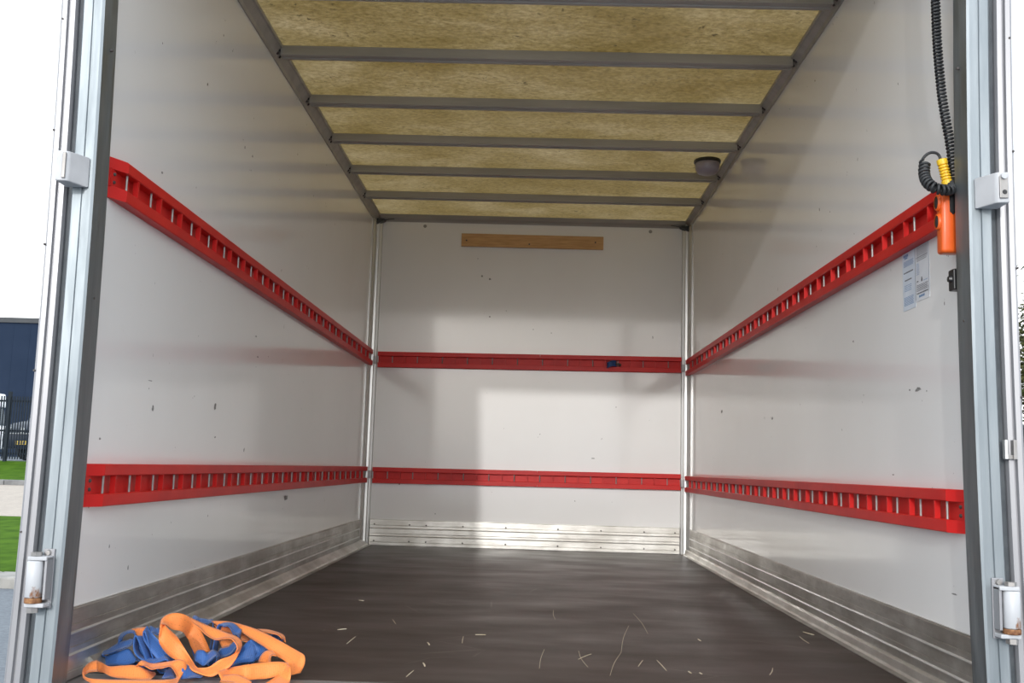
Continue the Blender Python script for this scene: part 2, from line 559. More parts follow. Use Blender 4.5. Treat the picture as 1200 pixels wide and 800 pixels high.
wl_ = mesh_obj('wall_left', box_bm(-H - 0.03, -H, YF, 0.03, -0.002, ZC - 0.002), 'wall')
tag(wl_, 'glossy white left side wall of the truck box', 'wall', kind='structure')
wr_ = mesh_obj('wall_right', box_bm(H, H + 0.03, YF, 0.03, -0.002, ZC - 0.002), 'wall')
tag(wr_, 'glossy white right side wall of the truck box', 'wall', kind='structure')
wb_ = mesh_obj('wall_back', box_bm(-H, H, 0.0, 0.03, -0.002, ZC - 0.002), 'wall')
tag(wb_, 'glossy white end wall of the truck box', 'wall', kind='structure')
for px, pz in ((-0.728, 2.135), (0.80, 2.135), (-0.33, 1.80)):
    bm = bmesh.new()
    cyl(bm, (px, 0.002, pz), (px, -0.004, pz), 0.013 if pz > 2 else 0.007, 0.010 if pz > 2 else 0.006, 14)
    cyl(bm, (px, -0.004, pz), (px, -0.007, pz), 0.006, 0.005, 8)
    mesh_obj('bolt_head', bm, 'alu', wb_)

MARKS_L = [(-2.126, 0.364, 0.143, 0.046), (-3.875, 0.406, 0.018, 0.019), (-3.213, 0.705, 0.046, 0.047), (-3.191, 0.601, 0.028, 0.015), (-2.831, 0.564, 0.023, 0.026), (-2.763, 1.006, 0.048, 0.013), (-2.721, 0.93, 0.037, 0.013), (-3.064, 1.669, 0.021, 0.021), (-2.961, 1.669, 0.033, 0.019), (-3.838, 1.34, 0.025, 0.012), (-4.113, 0.569, 0.025, 0.011), (-3.776, 0.666, 0.026, 0.029), (-4.004, 0.295, 0.011, 0.02), (-3.869, 0.228, 0.012, 0.028), (-3.811, 0.741, 0.063, 0.005)]
MARKS_R = [(-3.903, 0.768, 0.083, 0.019), (-3.843, 0.771, 0.019, 0.012), (-3.961, 0.759, 0.011, 0.009), (-4.099, 0.252, 0.059, 0.006), (-2.282, 0.77, 0.045, 0.022), (-3.371, 0.966, 0.026, 0.011), (-1.155, 0.862, 0.096, 0.028), (-3.707, 0.538, 0.027, 0.007)]
MARKS_B = [(-0.277, 1.78, 0.029, 0.023), (-0.269, 1.525, 0.023, 0.017), (-0.829, 0.397, 0.022, 0.017), (-0.585, 0.211, 0.017, 0.011), (0.44, 0.601, 0.045, 0.011), (0.025, 1.446, 0.011, 0.011), (0.146, 1.426, 0.017, 0.011), (0.586, 0.942, 0.011, 0.011), (-0.362, 1.919, 0.012, 0.011), (0.823, 1.415, 0.011, 0.034)]

def scuff(parent, kind, a, z, w, hgt):
    bm = bmesh.new()
    n = 9
    ph = random.uniform(0, 6)
    P = []
    for k in range(n):
        t = 2 * math.pi * k / n
        r = random.uniform(0.55, 1.0)
        P.append((a + 0.5 * w * r * math.cos(t), z + 0.5 * hgt * r * math.sin(t)))
    lo, hi = {'L': (-H - 0.0001, -H + 0.0004), 'R': (H - 0.0004, H + 0.0001), 'B': (-0.0004, 0.0001)}[kind]
    if kind == 'B':
        prism(bm, P, lo, hi, 1)
    else:
        prism(bm, P, lo, hi, 0)
    mesh_obj('scuff_mark', bm, 'scuff', parent)
for kind, par, ml in (('L', wl_, MARKS_L), ('R', wr_, MARKS_R), ('B', wb_, MARKS_B)):
    for a, z, w, hgt in ml:
        scuff(par, kind, a, z, w * 0.7, hgt * 0.7)

# roof sheet, a slightly wavy thin skin
bm = bmesh.new()
nx, ny = 24, 60
grid = [[bm.verts.new((-H - 0.03 + (2 * H + 0.06) * i / nx, YP + (0.03 - YP) * j / ny,
                       ZC + 0.0025 * math.sin(i * 1.7 + j * 0.6) * math.sin(j * 0.9))) for i in range(nx + 1)] for j in range(ny + 1)]
for j in range(ny):
    for i in range(nx):
        bm.faces.new((grid[j][i], grid[j][i + 1], grid[j + 1][i + 1], grid[j + 1][i]))
roof = mesh_obj('ceiling', bm, 'roof', smooth=True)
tag(roof, 'yellowed translucent glassfibre roof sheet, dirty and speckled', 'roof', kind='structure')

# header over the opening
hd = mesh_obj('trim_2', box_bm(-H - 0.03, H + 0.03, YP, YF, 2.165, 2.204), 'galv')
tag(hd, 'steel header across the top of the rear opening', 'header', kind='structure')

# roof side rails (coves) with rivets
BEAM_Y = [-3.296, -2.761, -2.224, -1.690, -1.152, -0.627]
for i, sgn in enumerate((-1, 1)):
    z0 = 2.143 if sgn < 0 else 2.158
    prof = [(H, z0), (H - 0.005, z0), (H - 0.008, z0 + 0.016), (H - 0.026, 2.188), (H - 0.034, 2.190), (H - 0.034, 2.2035), (H, 2.2035)]
    bm = prism_bm([(sgn * a, b) for a, b in prof], YF, -0.02, 1)
    t = mesh_obj('trim_%d' % (3 + i), bm, 'beam')
    tag(t, 'grey metal roof rail along the top of the %s wall' % ('left' if sgn < 0 else 'right'), 'roof rail', kind='structure')
    bm = cyl_bm((0, 0, 0), (0, 0, 0.0045), 0.0065, 0.005, 8)
    me = bpy.data.meshes.new('rivet'); bm.to_mesh(me); bm.free(); me.materials.append(M['dirt_mark'])
    nrm = Vector((-sgn * 0.024, 0, -0.018)).normalized()
    rq = nrm.to_track_quat('Z', 'Y').to_matrix().to_4x4()
    for by in BEAM_Y:
        for dy in (0.006, 0.044):
            for k in (0.30, 0.75):
                p = Vector((sgn * (H - 0.008 - 0.018 * k), by + dy, z0 + 0.016 + (2.188 - z0 - 0.016) * k))
                link_mesh('rivet', me, t, Matrix.Translation(p) @ rq)

# back top trim between roof and end wall
bm = prism_bm([(0.0, 2.160), (-0.006, 2.160), (-0.012, 2.170), (-0.030, 2.180), (-0.045, 2.2035), (0.0, 2.2035)], -H + 0.03, H - 0.03, 0)
t = mesh_obj('trim_5', bm, 'beam')
tag(t, 'thin grey metal strip between roof and white end wall', 'trim', kind='structure')

# vertical corner profiles in the two far corners
for i, sgn in enumerate((-1, 1)):
    pl = [(H, -0.150), (H - 0.006, -0.150), (H - 0.007, -0.118), (H - 0.003, -0.112), (H - 0.003, -0.085), (H - 0.009, -0.080),
          (H - 0.012, -0.050), (H - 0.016, -0.042), (H - 0.030, -0.040), (H - 0.034, -0.030), (H - 0.030, -0.022),
          (H - 0.046, -0.016), (H - 0.050, 0.0), (H, 0.0)]
    bm = prism_bm([(sgn * a, b) for a, b in pl], 0.0, 2.158, 2)
    t = mesh_obj('trim_%d' % (6 + i), bm, 'alu_bright')
    tag(t, 'pale vertical corner profile where the %s wall meets the end wall' % ('left' if sgn < 0 else 'right'), 'corner profile', kind='structure')
    # black plastic cap at the top of the corner
    bm = prism_bm([(sgn * (H - 0.012), -0.055), (sgn * (H - 0.06), -0.05), (sgn * (H - 0.07), -0.012), (sgn * (H - 0.012), -0.004)], 2.128, 2.168, 2)
    for v in bm.verts:
        if v.co.z < 2.13 and abs(v.co.x) < H - 0.03:
            v.co.z += 0.028
    mesh_obj('corner_cap', bm, 'black', t)
    bm = bmesh.new()
    tube(bm, [(sgn * (H - 0.05), -0.045, 2.158), (sgn * (H - 0.09), -0.045, 2.164), (sgn * (H - 0.13), -0.045, 2.168)], lambda q: 0.004 - 0.002 * q, 6)
    mesh_obj('cable_tie', bm, 'black', t)
    for zc in (1.21, 0.455):
        bm = bev_box(sgn * (H - 0.042) - 0.012, sgn * (H - 0.042) + 0.012, -0.062, -0.024, zc - 0.024, zc + 0.024, 0.005)
        mesh_obj('rail_clip', bm, 'white_paint', t)

# kick plates: grooved aluminium planks
def kick_profile(h0, h1, d):
    return [(0, h0), (d, h0 + 0.003), (d, h1 - 0.006), (d - 0.004, h1 - 0.003), (d - 0.004, h1), (0, h1)]
for name, lab, place in (('baseboard_left', 'scuffed grooved aluminium kick plate along the left wall', 'L'),
                         ('baseboard_right', 'scuffed grooved aluminium kick plate along the right wall', 'R'),
                         ('baseboard_back', 'bright grooved aluminium kick plate along the end wall', 'B')):
    root = thing(name)
    tag(root, lab, 'kick plate', kind='structure')
    bands = [(0.002, 0.060), (0.060, 0.110), (0.110, 0.168)]
    for (a, b) in bands:
        pr = kick_profile(a, b, 0.012)
        # ridge lip on the top of each plank
        pr2 = [(0, a), (0.010, a), (0.010, a + (b - a) * 0.30), (0.008, a + (b - a) * 0.33), (0.010, a + (b - a) * 0.36),
               (0.010, b - 0.004), (0.006, b - 0.002), (0.006, b), (0, b)]
        bm = bmesh.new()
        if place == 'L':
            prism(bm, [(-H + p, z) for p, z in pr2], YF, -0.152, 1)
        elif place == 'R':
            prism(bm, [(H - p, z) for p, z in pr2], YF, -0.152, 1)
        else:
            prism(bm, [(-p, z) for p, z in pr2], -H + 0.052, H - 0.052, 0)
        mesh_obj('plank', bm, 'kick', root)
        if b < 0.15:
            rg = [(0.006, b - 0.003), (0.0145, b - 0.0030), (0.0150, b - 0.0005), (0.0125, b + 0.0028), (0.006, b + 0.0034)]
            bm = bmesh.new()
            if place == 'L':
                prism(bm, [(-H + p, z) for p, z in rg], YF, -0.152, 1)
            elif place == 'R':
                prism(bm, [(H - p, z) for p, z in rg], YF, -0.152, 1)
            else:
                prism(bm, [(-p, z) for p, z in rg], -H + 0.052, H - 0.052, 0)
            mesh_obj('ridge', bm, 'alu_bright', root)  # paler than the planks: sky glint on the ridge put into the colour
    if place in 'LR':
        s_ = -1 if place == 'L' else 1
        wd = 0.068 if place == 'L' else 0.046
        pr = [(H - 0.008, 0.0005), (H - 0.008, 0.036), (H - 0.014, 0.036), (H - 0.020, 0.030), (H - wd + 0.022, 0.011), (H - wd + 0.018, 0.004), (H - wd, 0.003), (H - wd, 0.0005)]
        bm = prism_bm([(s_ * a, b) for a, b in pr], -4.1, -0.03, 1)
        mesh_obj('floor_angle', bm, 'kick', root)
    else:
        bm = cyl_bm((0, 0, 0), (0, -0.004, 0), 0.006, 0.005, 8)
        me = bpy.data.meshes.new('rivet'); bm.to_mesh(me); bm.free(); me.materials.append(M['dirt_mark'])
        for rx in (-0.98, -0.75, -0.64, -0.40, -0.12, 0.22, 0.50, 0.78, 0.98):
            for rz in (0.135, 0.028):
                link_mesh('rivet', me, root, Matrix.Translation((rx, -0.009, rz)))

# ------------------------------------------------------------------ door posts, doors and their fittings
LEAN = math.atan(0.0080)
door_labels = {-1: 'left', 1: 'right'}
for i, sgn in enumerate((-1, 1)):
    side = door_labels[sgn]
    xi = 1.0375 if sgn < 0 else 1.0395
    root = thing('trim_%d' % (8 + i), (sgn * xi, YP, 0), (0, -LEAN if sgn < 0 else 0, 0))
    tag(root, 'galvanised steel door post on the %s of the rear opening' % side, 'door post', kind='structure')
    # local x grows outwards via sgn
    wdt = 0.0545
    pl = [(0, 0.0), (0.006, -0.003), (0.022, -0.003), (0.024, 0.001), (0.028, 0.001), (0.030, -0.002), (wdt - 0.004, -0.002), (wdt, 0.002),
          (wdt, 0.012), (0.03, 0.016), (0.03, YF - YP), (0.0, YF - YP)]
    bm = bowed([(sgn * a, b) for a, b in pl], -0.14, 2.204, sgn)
    mesh_obj('post', bm, 'galv', root)
    bm = bmesh.new()
    for zz in (0.9, 1.52):
        cyl(bm, (-0.004 * sgn, 0.04, zz), (-0.0105 * sgn, 0.04, zz), 0.004, 0.003, 8)
    mesh_obj('screw', bm, 'dirt_mark', root)
    # dark seal between post and door
    bm = bowed([(sgn * a, b) for a, b in ((0.032, 0.017), (0.085, 0.017), (0.085, 0.045), (0.032, 0.045))], -0.10, 2.16, sgn)
    mesh_obj('seal', bm, 'gasket', root)

    # door folded right round against the outside of the box
    d = thing('door_%d' % (1 + i), (sgn * xi, YP, 0), (0, -LEAN if sgn < 0 else 0, 0))
    tag(d, 'open %s rear door folded back, only its pale aluminium edge showing' % side, 'door', kind='structure')
    x0, x1 = 0.070, 0.109
    pl = [(x0, 0.010), (x0 + 0.004, 0.002), (x0 + 0.014, 0.0), (x0 + 0.016, 0.004), (x0 + 0.019, 0.004), (x0 + 0.021, -0.004),
          (x1 - 0.008, -0.006), (x1 - 0.004, -0.004), (x1 - 0.003, 0.002), (x1, 0.002), (x1, 0.03), (x0, 0.03)]
    bm = bowed([(sgn * a, b) for a, b in pl], -0.10, 2.16, sgn)
    mesh_obj('edge_profile', bm, 'door_alu', d)
    mesh_obj('door_panel', box_bm(min(sgn * (x0 + 0.018), sgn * (x1 - 0.002)), max(sgn * (x0 + 0.018), sgn * (x1 - 0.002)), 0.032, 1.05, -0.10, 2.18), 'white_paint', d)
    bm = bmesh.new()
    for zz in (0.35, 0.72, 1.02, 1.30, 1.58):
        cyl(bm, (sgn * (x1 - 0.011), -0.002, zz), (sgn * (x1 - 0.011), -0.0075, zz), 0.003, 0.0025, 8)
    mesh_obj('screw', bm, 'dirt_mark', d)

    # lower hinge: bracket on the post, white barrel with a rusty bottom ring
    hg = thing('hinge', (0, 0, 0.248))
    hg.parent = d
    hg['label'] = 'white painted door hinge with rusty lower ring'
    bx0, bx1 = 0.016, 0.042
    bm = bev_box(min(sgn * bx0, sgn * bx1), max(sgn * bx0, sgn * bx1), -0.0075, -0.0031, -0.066, 0.066, 0.0015)
    mesh_obj('bracket_plate', bm, 'door_alu', hg)
    bm = bev_box(min(sgn * 0.018, sgn * 0.024), max(sgn * 0.018, sgn * 0.024), -0.036, -0.0076, -0.044, 0.048, 0.001)
    mesh_obj('bracket_web', bm, 'door_alu', hg)
    for zz, nm in ((0.042, 'upper'), (-0.061, 'lower')):
        bm = bev_box(min(sgn * 0.018, sgn * 0.062), max(sgn * 0.018, sgn * 0.062), -0.040, -0.0076, zz, zz + 0.009, 0.002)
        mesh_obj('bracket_arm', bm, 'white_paint', hg)
    cx, cy = sgn * 0.047, -0.028
    bm = bmesh.new()
    lathe(bm, [(0, 0), (0.0165, 0), (0.0185, 0.003), (0.0185, 0.078), (0.0165, 0.081), (0, 0.081)], (0, 0, 0), 20)
    o = mesh_obj('barrel', bm, 'hinge_white', hg, True)
    o.location = (cx, cy, -0.040)
    bm = bmesh.new()
    lathe(bm, [(0, -0.0405), (0.0185, -0.0405), (0.0192, -0.042), (0.0192, -0.050), (0.0185, -0.0515), (0, -0.0515)], (cx, cy, 0), 20)
    mesh_obj('rust_ring', bm, 'rust', hg)
    bm = cyl_bm((cx, cy, 0.0515), (cx, cy, 0.060), 0.0125, seg=6)
    mesh_obj('pin_head', bm, 'alu', hg)
    bm = cyl_bm((cx, cy, -0.0615), (cx, cy, -0.073), 0.013, seg=6)
    mesh_obj('nut', bm, 'alu', hg)
    for zz in (0.057, -0.058):
        bm = cyl_bm((sgn * 0.030, -0.0074, zz), (sgn * 0.030, -0.0135, zz), 0.0075, 0.0055, 10)
        mesh_obj('screw', bm, 'steel_pin', hg)
    for zz in (0.022, -0.018):
        bm = cyl_bm((sgn * 0.0235, -0.022, zz), (sgn * 0.030, -0.022, zz), 0.006, 0.004, 10)
        mesh_obj('screw', bm, 'steel_pin', hg)

    # upper stop block, a white cast keeper
    kp = thing('keeper', (-sgn * 0.004, -0.001, 1.195))
    kp.parent = root
    kp['label'] = 'white cast keeper block'
    x0, x1 = 0.008, 0.061
    bm = bmesh.new()
    # plan outline: wedge that sticks out towards the outer edge
    pl = [(x0, -0.0031), (x0 + 0.002, -0.008), (0.032, -0.056), (0.037, -0.061), (x1, -0.064), (x1, -0.0031)]
    prism(bm, [(sgn * a, b) for a, b in pl], -0.036, 0.036, 2)
    bmesh.ops.bevel(bm, geom=bm.edges[:], offset=0.0025, segments=2, affect='EDGES', profile=0.5)
    mesh_obj('block', bm, 'white_paint', kp)
    if sgn > 0:
        mesh_obj('notch', bev_box(0.0385, 0.0575, -0.0665, -0.0625, -0.026, 0.026, 0.001), 'alu', kp)
        mesh_obj('hole', cyl_bm((0.049, -0.067, -0.012), (0.049, -0.0655, -0.012), 0.0055, seg=12), 'black', kp)
        mesh_obj('bolt', cyl_bm((0.048, -0.071, 0.025), (0.048, -0.064, 0.025), 0.007, seg=12), 'white_paint', kp)
    else:
        mesh_obj('worn_edge', bev_box(-0.0455, -0.0375, -0.0665, -0.0625, -0.030, 0.031, 0.001), 'alu', kp)

# small catch between right post and door
ct = thing('catch', (1.105 - 1.0395, -0.002, 0.60))
ct.parent = d
ct['label'] = 'small grey metal catch bridging post and door edge'
mesh_obj('plate', bev_box(-0.0125, -0.006, -0.010, 0.004, -0.022, 0.022, 0.001), 'alu_bright', ct)
mesh_obj('strap_plate', bev_box(-0.006, 0.012, -0.006, -0.001, -0.022, -0.012, 0.001), 'alu', ct)
mesh_obj('tongue', bev_box(0.006, 0.014, -0.012, 0.003, -0.022, 0.022, 0.001), 'alu', ct)

# ------------------------------------------------------------------ roof cross beams
beam_pos = ['first of six counted in from the rear opening', 'second of six counted in from the rear opening',
            'third of six counted in from the rear opening', 'fourth of six, just before the ceiling lamp',
            'fifth of six, just past the ceiling lamp', 'the one nearest the end wall']
for by, lab in zip(BEAM_Y, beam_pos):
    pr = [(0.0, 2.160), (0.014, 2.160), (0.017, 2.164), (0.037, 2.164), (0.040, 2.160), (0.054, 2.160), (0.054, 2.164), (0.046, 2.168), (0.046, 2.2005), (0.004, 2.2005), (0.004, 2.166), (0.0, 2.164)]
    bm = prism_bm([(by + a, b) for a, b in pr], -H + 0.027, H - 0.027, 0)
    o = mesh_obj('roof_beam', bm, 'beam')
    tag(o, 'grey metal roof cross beam, ' + lab, 'roof beam', 'roof cross beams')

# ------------------------------------------------------------------ red lashing rails
RT, RH = 0.030, 0.104
FL_B, FL_T = 0.031, 0.029
def lashing_rail(label, length, first_div, loc, rot, cham0, cham1, joints, pin_off=1 / 12):
    """local x along the rail, wall plane at y=0, sticks out to y=-RT"""
    root = thing('lashing_rail', loc, rot)
    tag(root, label, 'lashing rail', 'red lashing rails')
    c0, c1 = (0.060 if cham0 else 0.0), (0.060 if cham1 else 0.0)
    mesh_obj('back_plate', box_bm(0.03 if cham0 else 0.001, length - (0.03 if cham1 else 0.001), -0.0040, -0.0003, 0.012, RH - 0.012), 'red_in', root)
    cuts = [0.0] + list(joints) + [length]
    for nm, za, zb in (('bottom_flange', 0.0, FL_B), ('top_flange', RH - FL_T, RH)):
        for a, b in zip(cuts, cuts[1:]):
            xa, xb = a + (0.0007 if a else 0), b - (0.0007 if b < length else 0)
            k = 0.0022
            prof = [(0, za), (-RT + k, za), (-RT, za + k), (-RT, zb - k), (-RT + k, zb), (0, zb)]
            def ends(p, w, xa=xa, xb=xb, a=a, b=b):
                f = -p[0] / RT
                if w == 0:
                    return xa + (c0 * f if a == 0.0 else 0)
                return xb - (c1 * f if b == length else 0)
            mesh_obj(nm, prism_bm(prof, xa, xb, 0, ends=ends), 'red', root)
    # one divider / pin mesh shared by the whole rail
    bm = prism_bm([(-RT + 0.0015, FL_B - 0.001), (-RT + 0.0015, RH - FL_T + 0.001), (-0.0145, RH - FL_T + 0.001), (-0.0145, FL_B - 0.001)], -0.0035, 0.0035, 0)
    md = bpy.data.meshes.new('divider'); bmesh.ops.recalc_face_normals(bm, faces=bm.faces); bm.to_mesh(md); bm.free(); md.materials.append(M['red'])
    bm = cyl_bm((0, 0, FL_B - 0.002), (0, 0, RH - FL_T + 0.002), 0.0032, seg=8)
    mp_ = bpy.data.meshes.new('pin'); bmesh.ops.recalc_face_normals(bm, faces=bm.faces); bm.to_mesh(mp_); bm.free(); mp_.materials.append(M['steel_pin'])
    x = first_div
    xs = []
    while x < length - c1 - 0.01:
        if x > c0 + 0.008:
            xs.append(x)
        x += 1 / 6
    for x in xs:
        link_mesh('divider', md, root, Matrix.Translation((x, 0, 0)))
    for x in [xs[0] + pin_off - 1 / 6] + [x + pin_off for x in xs]:
        if c0 + 0.006 < x < length - c1 - 0.004:
            link_mesh('pin', mp_, root, Matrix.Translation((x, -0.0185, 0)))
    for on, xe in ((cham0, 0.036), (cham1, length - 0.036)):
        if on:
            mesh_obj('end_block', box_bm(min(xe, xe - 0.03 if xe < 1 else xe + 0.03), max(xe, xe - 0.03 if xe < 1 else xe + 0.03), -0.0085, -0.0004, FL_B - 0.001, RH - FL_T + 0.001), 'red', root)
            xe += 0.012 if xe > 1 else -0.012
            for zz in (0.042, 0.063):
                mesh_obj('screw', cyl_bm((xe, -0.008, zz), (xe, -0.0125, zz), 0.005, 0.004, 8), 'dirt_mark', root)
    return root

YE, Y1 = -4.197, -0.063      # near and far ends of the side rails
LEN = Y1 - YE
fd_l = (-4.0624 - YE) % (1 / 6)
fd_r = (Y1 + 0.0624) % (1 / 6)
lashing_rail('red slotted lashing rail, upper one on the left wall', LEN, fd_l, (-H, YE, 1.171), (0, 0, math.pi / 2), True, False, (1.38, 2.76), 1 / 6 - 0.055)
lashing_rail('red slotted lashing rail, lower one on the left wall', LEN, fd_l, (-H, YE, 0.4025), (0, 0, math.pi / 2), True, False, (1.38, 2.76), 1 / 6 - 0.055)
lashing_rail('red slotted lashing rail, upper one on the right wall', LEN, fd_r, (H, Y1, 1.157), (0, 0, -math.pi / 2), False, True, (1.36, 2.74), 0.055)
lashing_rail('red slotted lashing rail, lower one on the right wall', LEN, fd_r, (H, Y1, 0.4015), (0, 0, -math.pi / 2), False, True, (1.36, 2.74), 0.055)
BX0, BX1 = -1.004, 1.012
fd_b = (-0.9074 - BX0 + 1 / 12) % (1 / 6)
lashing_rail('red slotted lashing rail across the end wall, upper one', BX1 - BX0, fd_b, (BX0, 0, 1.1635), (0, -0.0078, 0), False, False, (1.08,))
lashing_rail('red slotted lashing rail across the end wall, lower one', BX1 - BX0, fd_b, (BX0, 0, 0.3995), (0, -0.0056, 0), False, False, (1.08,))

# ------------------------------------------------------------------ wooden batten on the end wall
bt = thing('wooden_batten', (0.003, 0, 2.043), (0, 0.001, 0))
tag(bt, 'pale wooden batten screwed high on the white end wall', 'batten')
bm = bev_box(-0.479, 0.479, -0.018, -0.0003, -0.044, 0.044, 0.0015)
mesh_obj('board', bm, 'wood', bt)
for sx, sz in ((-0.445, -0.004), (-0.02, -0.020), (0.425, 0.004)):
    mesh_obj('screw', cyl_bm((sx, -0.0178, sz), (sx, -0.0205, sz), 0.006, 0.005, 8), 'dirt_mark', bt)

# blue strap tail poking out of the upper rail
bs = thing('strap_tail', (0.553, -0.032, 1.222))
tag(bs, 'short blue strap tail stuck in the upper rail of the end wall', 'strap end')
bm = bmesh.new()
pth = catmull([(-0.03, 0.012, -0.012), (-0.034, -0.012, -0.008), (-0.005, -0.020, 0.004), (0.022, -0.014, 0.006), (0.03, 0.008, 0.004)], 5)
A = [bm.verts.new(p + Vector((0, 0, 0.019))) for p in pth]
Bv = [bm.verts.new(p - Vector((0, 0, 0.019))) for p in pth]
for i in range(len(pth) - 1):
    bm.faces.new((A[i], A[i + 1], Bv[i + 1], Bv[i]))
bmesh.ops.solidify(bm, geom=bm.faces[:], thickness=0.004)
mesh_obj('webbing', bm, 'web_blue', bs)
bm = bmesh.new()
tube(bm, [(0.02, -0.012, 0.004), (0.045, -0.010, 0.003), (0.056, -0.004, -0.001), (0.05, 0.006, -0.008)], 0.006, 8)
mesh_obj('hook', bm, 'dirt_mark', bs)

# ------------------------------------------------------------------ ceiling lamp
lp = thing('ceiling_lamp', (0.938, -1.375, ZC))
tag(lp, 'round grey unlit ceiling lamp with black rim near right wall', 'lamp')
bm = bmesh.new()
lathe(bm, [(0, -0.004), (0.070, -0.004), (0.072, -0.008), (0.072, -0.018), (0.064, -0.021), (0, -0.021)], seg=28)
mesh_obj('base_ring', bm, 'black', lp, False)
bm = bmesh.new()
lathe(bm, [(0.064, -0.0212), (0.066, -0.030), (0.062, -0.056), (0.052, -0.074), (0.034, -0.082), (0, -0.084)], seg=28)
mesh_obj('dome', bm, 'lamp_dome', lp, True)

# ------------------------------------------------------------------ instruction sheets on the right wall
def sheet(label, y0, y1, zt, zb, mat, lines, tall):
    """wall plane x=H; y0 is the far edge, y1 the near edge"""
    r = thing('instruction_sheet', (H, (y0 + y1) / 2, (zt + zb) / 2))
    tag(r, label, 'sticker', 'instruction stickers')
    hw, hh = abs(y1 - y0) / 2, (zt - zb) / 2
    mesh_obj('paper', box_bm(-0.0012, -0.0002, -hw, hw, -hh, hh), mat, r)
    for mm in ('ink', 'ink_blue'):
        bm = bmesh.new()
        n = 0
        for (u0, u1, v, th, k, style) in lines:
            if k != mm:
                continue
            n += 1
            a, b = hw - 2 * hw * u0, hw - 2 * hw * u1      # u runs from the far edge to the near edge
            z = hh - 2 * hh * v
            if style == 'words':
                x = a
                while x > b + 0.002:
                    w = random.uniform(0.004, 0.012)
                    xe = max(b, x - w)
                    box(bm, -0.0016, -0.0012, xe, x, z - th / 2, z + th / 2)
                    x = xe - 0.0018
            else:
                box(bm, -0.0016, -0.0012, b, a, z - th / 2, z + th / 2)
        if n:
            pp_ = mesh_obj('print', bm, mm, r)
            pp_['kind'] = 'stuff'
        else:
            bm.free()
    return r
L1 = [(0.10, 0.5, 0.07, 0.007, 'ink_blue', 'words'), (0.18, 0.42, 0.11, 0.004, 'ink_blue', 'line')]
L1 += [(0.12, 0.9, 0.17 + 0.02 * i, 0.0014, 'ink_blue', 'words') for i in range(5)]
L1 += [(0.1, 0.88, 0.36, 0.0035, 'ink', 'words'), (0.18, 0.75, 0.49, 0.0035, 'ink', 'words')]
L1 += [(0.15, 0.7, 0.58 + 0.03 * i, 0.0014, 'ink_blue', 'words') for i in range(4)]
L1 += [(0.1, 0.85, 0.78 + 0.022 * i, 0.0014, 'ink_blue', 'words') for i in range(7)]
sheet('pale blue printed sheet with small logo on the right wall', -3.812, -3.902, 1.160, 0.994, 'paper_blue', L1, True)
L2 = [(0.02, 0.98, 0.035, 0.003, 'ink', 'line'), (0.08, 0.95, 0.055, 0.002, 'ink', 'words')]
L2 += [(0.12, 0.92, 0.085 + 0.022 * i, 0.0014, 'ink', 'words') for i in range(7)]
L2 += [(0.1, 0.9, 0.25, 0.003, 'ink', 'words'), (0.1, 0.9, 0.28, 0.0016, 'ink', 'words'), (0.12, 0.88, 0.31, 0.0016, 'ink', 'words')]
L2 += [(0.08, 0.3, 0.36 + 0.03 * i, 0.0014, 'ink_blue', 'words') for i in range(7)]
L2 += [(0.42, 0.52, 0.66, 0.007, 'ink', 'line'), (0.44, 0.5, 0.63, 0.008, 'ink', 'line'), (0.1, 0.22, 0.66, 0.003, 'ink', 'line'), (0.6, 0.9, 0.68, 0.0014, 'ink_blue', 'words')]
L2 += [(0.1, 0.9, 0.73 + 0.024 * i, 0.0016, 'ink', 'words') for i in range(5)]
L2 += [(0.1, 0.9, 0.87, 0.0035, 'ink', 'words'), (0.25, 0.65, 0.925, 0.006, 'ink_blue', 'words')]
L2 += [(0.0, 0.015, 0.5, 0.15, 'ink', 'line'), (0.985, 1.0, 0.5, 0.15, 'ink', 'line')]
sheet('white sheet of small black print in a frame on the right wall', -3.904, -3.998, 1.166, 1.006, 'paper_white', L2, True)

# ------------------------------------------------------------------ remote control on a coiled cable
rc = thing('remote_control', (1.031, -4.197, 1.076))
tag(rc, 'orange pendant remote control hanging on a black coiled cable by the right post', 'remote')
bm = box_bm(-0.024, 0.024, -0.019, 0.019, 0.0, 0.158)
for v in bm.verts:
    if v.co.z > 0.1 and v.co.x < 0:
        v.co.x += 0.002
bmesh.ops.bevel(bm, geom=bm.edges[:], offset=0.008, segments=3, affect='EDGES', profile=0.5)
mesh_obj('body', bm, 'orange_plastic', rc, True)
bm = prism_bm([(-0.004, 0.160), (0.0245, 0.160), (0.0245, 0.118), (0.004, 0.094), (-0.004, 0.102)], -0.0205, 0.0205, 1)
mesh_obj('side_grip', bm, 'black', rc)
for zb in (0.128, 0.080):
    bm = bmesh.new()
    n = 18
    lathe(bm, [(0.0150, -0.006), (0.0195, -0.006), (0.0200, 0.002), (0.0180, 0.006), (0.0150, 0.006)], seg=n)
    for v in bm.verts:
        v.co = Vector((-0.0235 - v.co.z, v.co.x * 0.78, zb + v.co.y * 1.05))
    ring = mesh_obj('button_ring', bm, 'orange_plastic', rc, True)
    bm = bmesh.new()
    lathe(bm, [(0.0160, 0.0), (0.0160, 0.005), (0.012, 0.0075), (0, 0.0085)], seg=n)
    for v in bm.verts:
        v.co = Vector((-0.0215 - v.co.z, v.co.x * 0.78, zb + v.co.y * 1.05))
    mesh_obj('button', bm, 'rubber', ring, True)
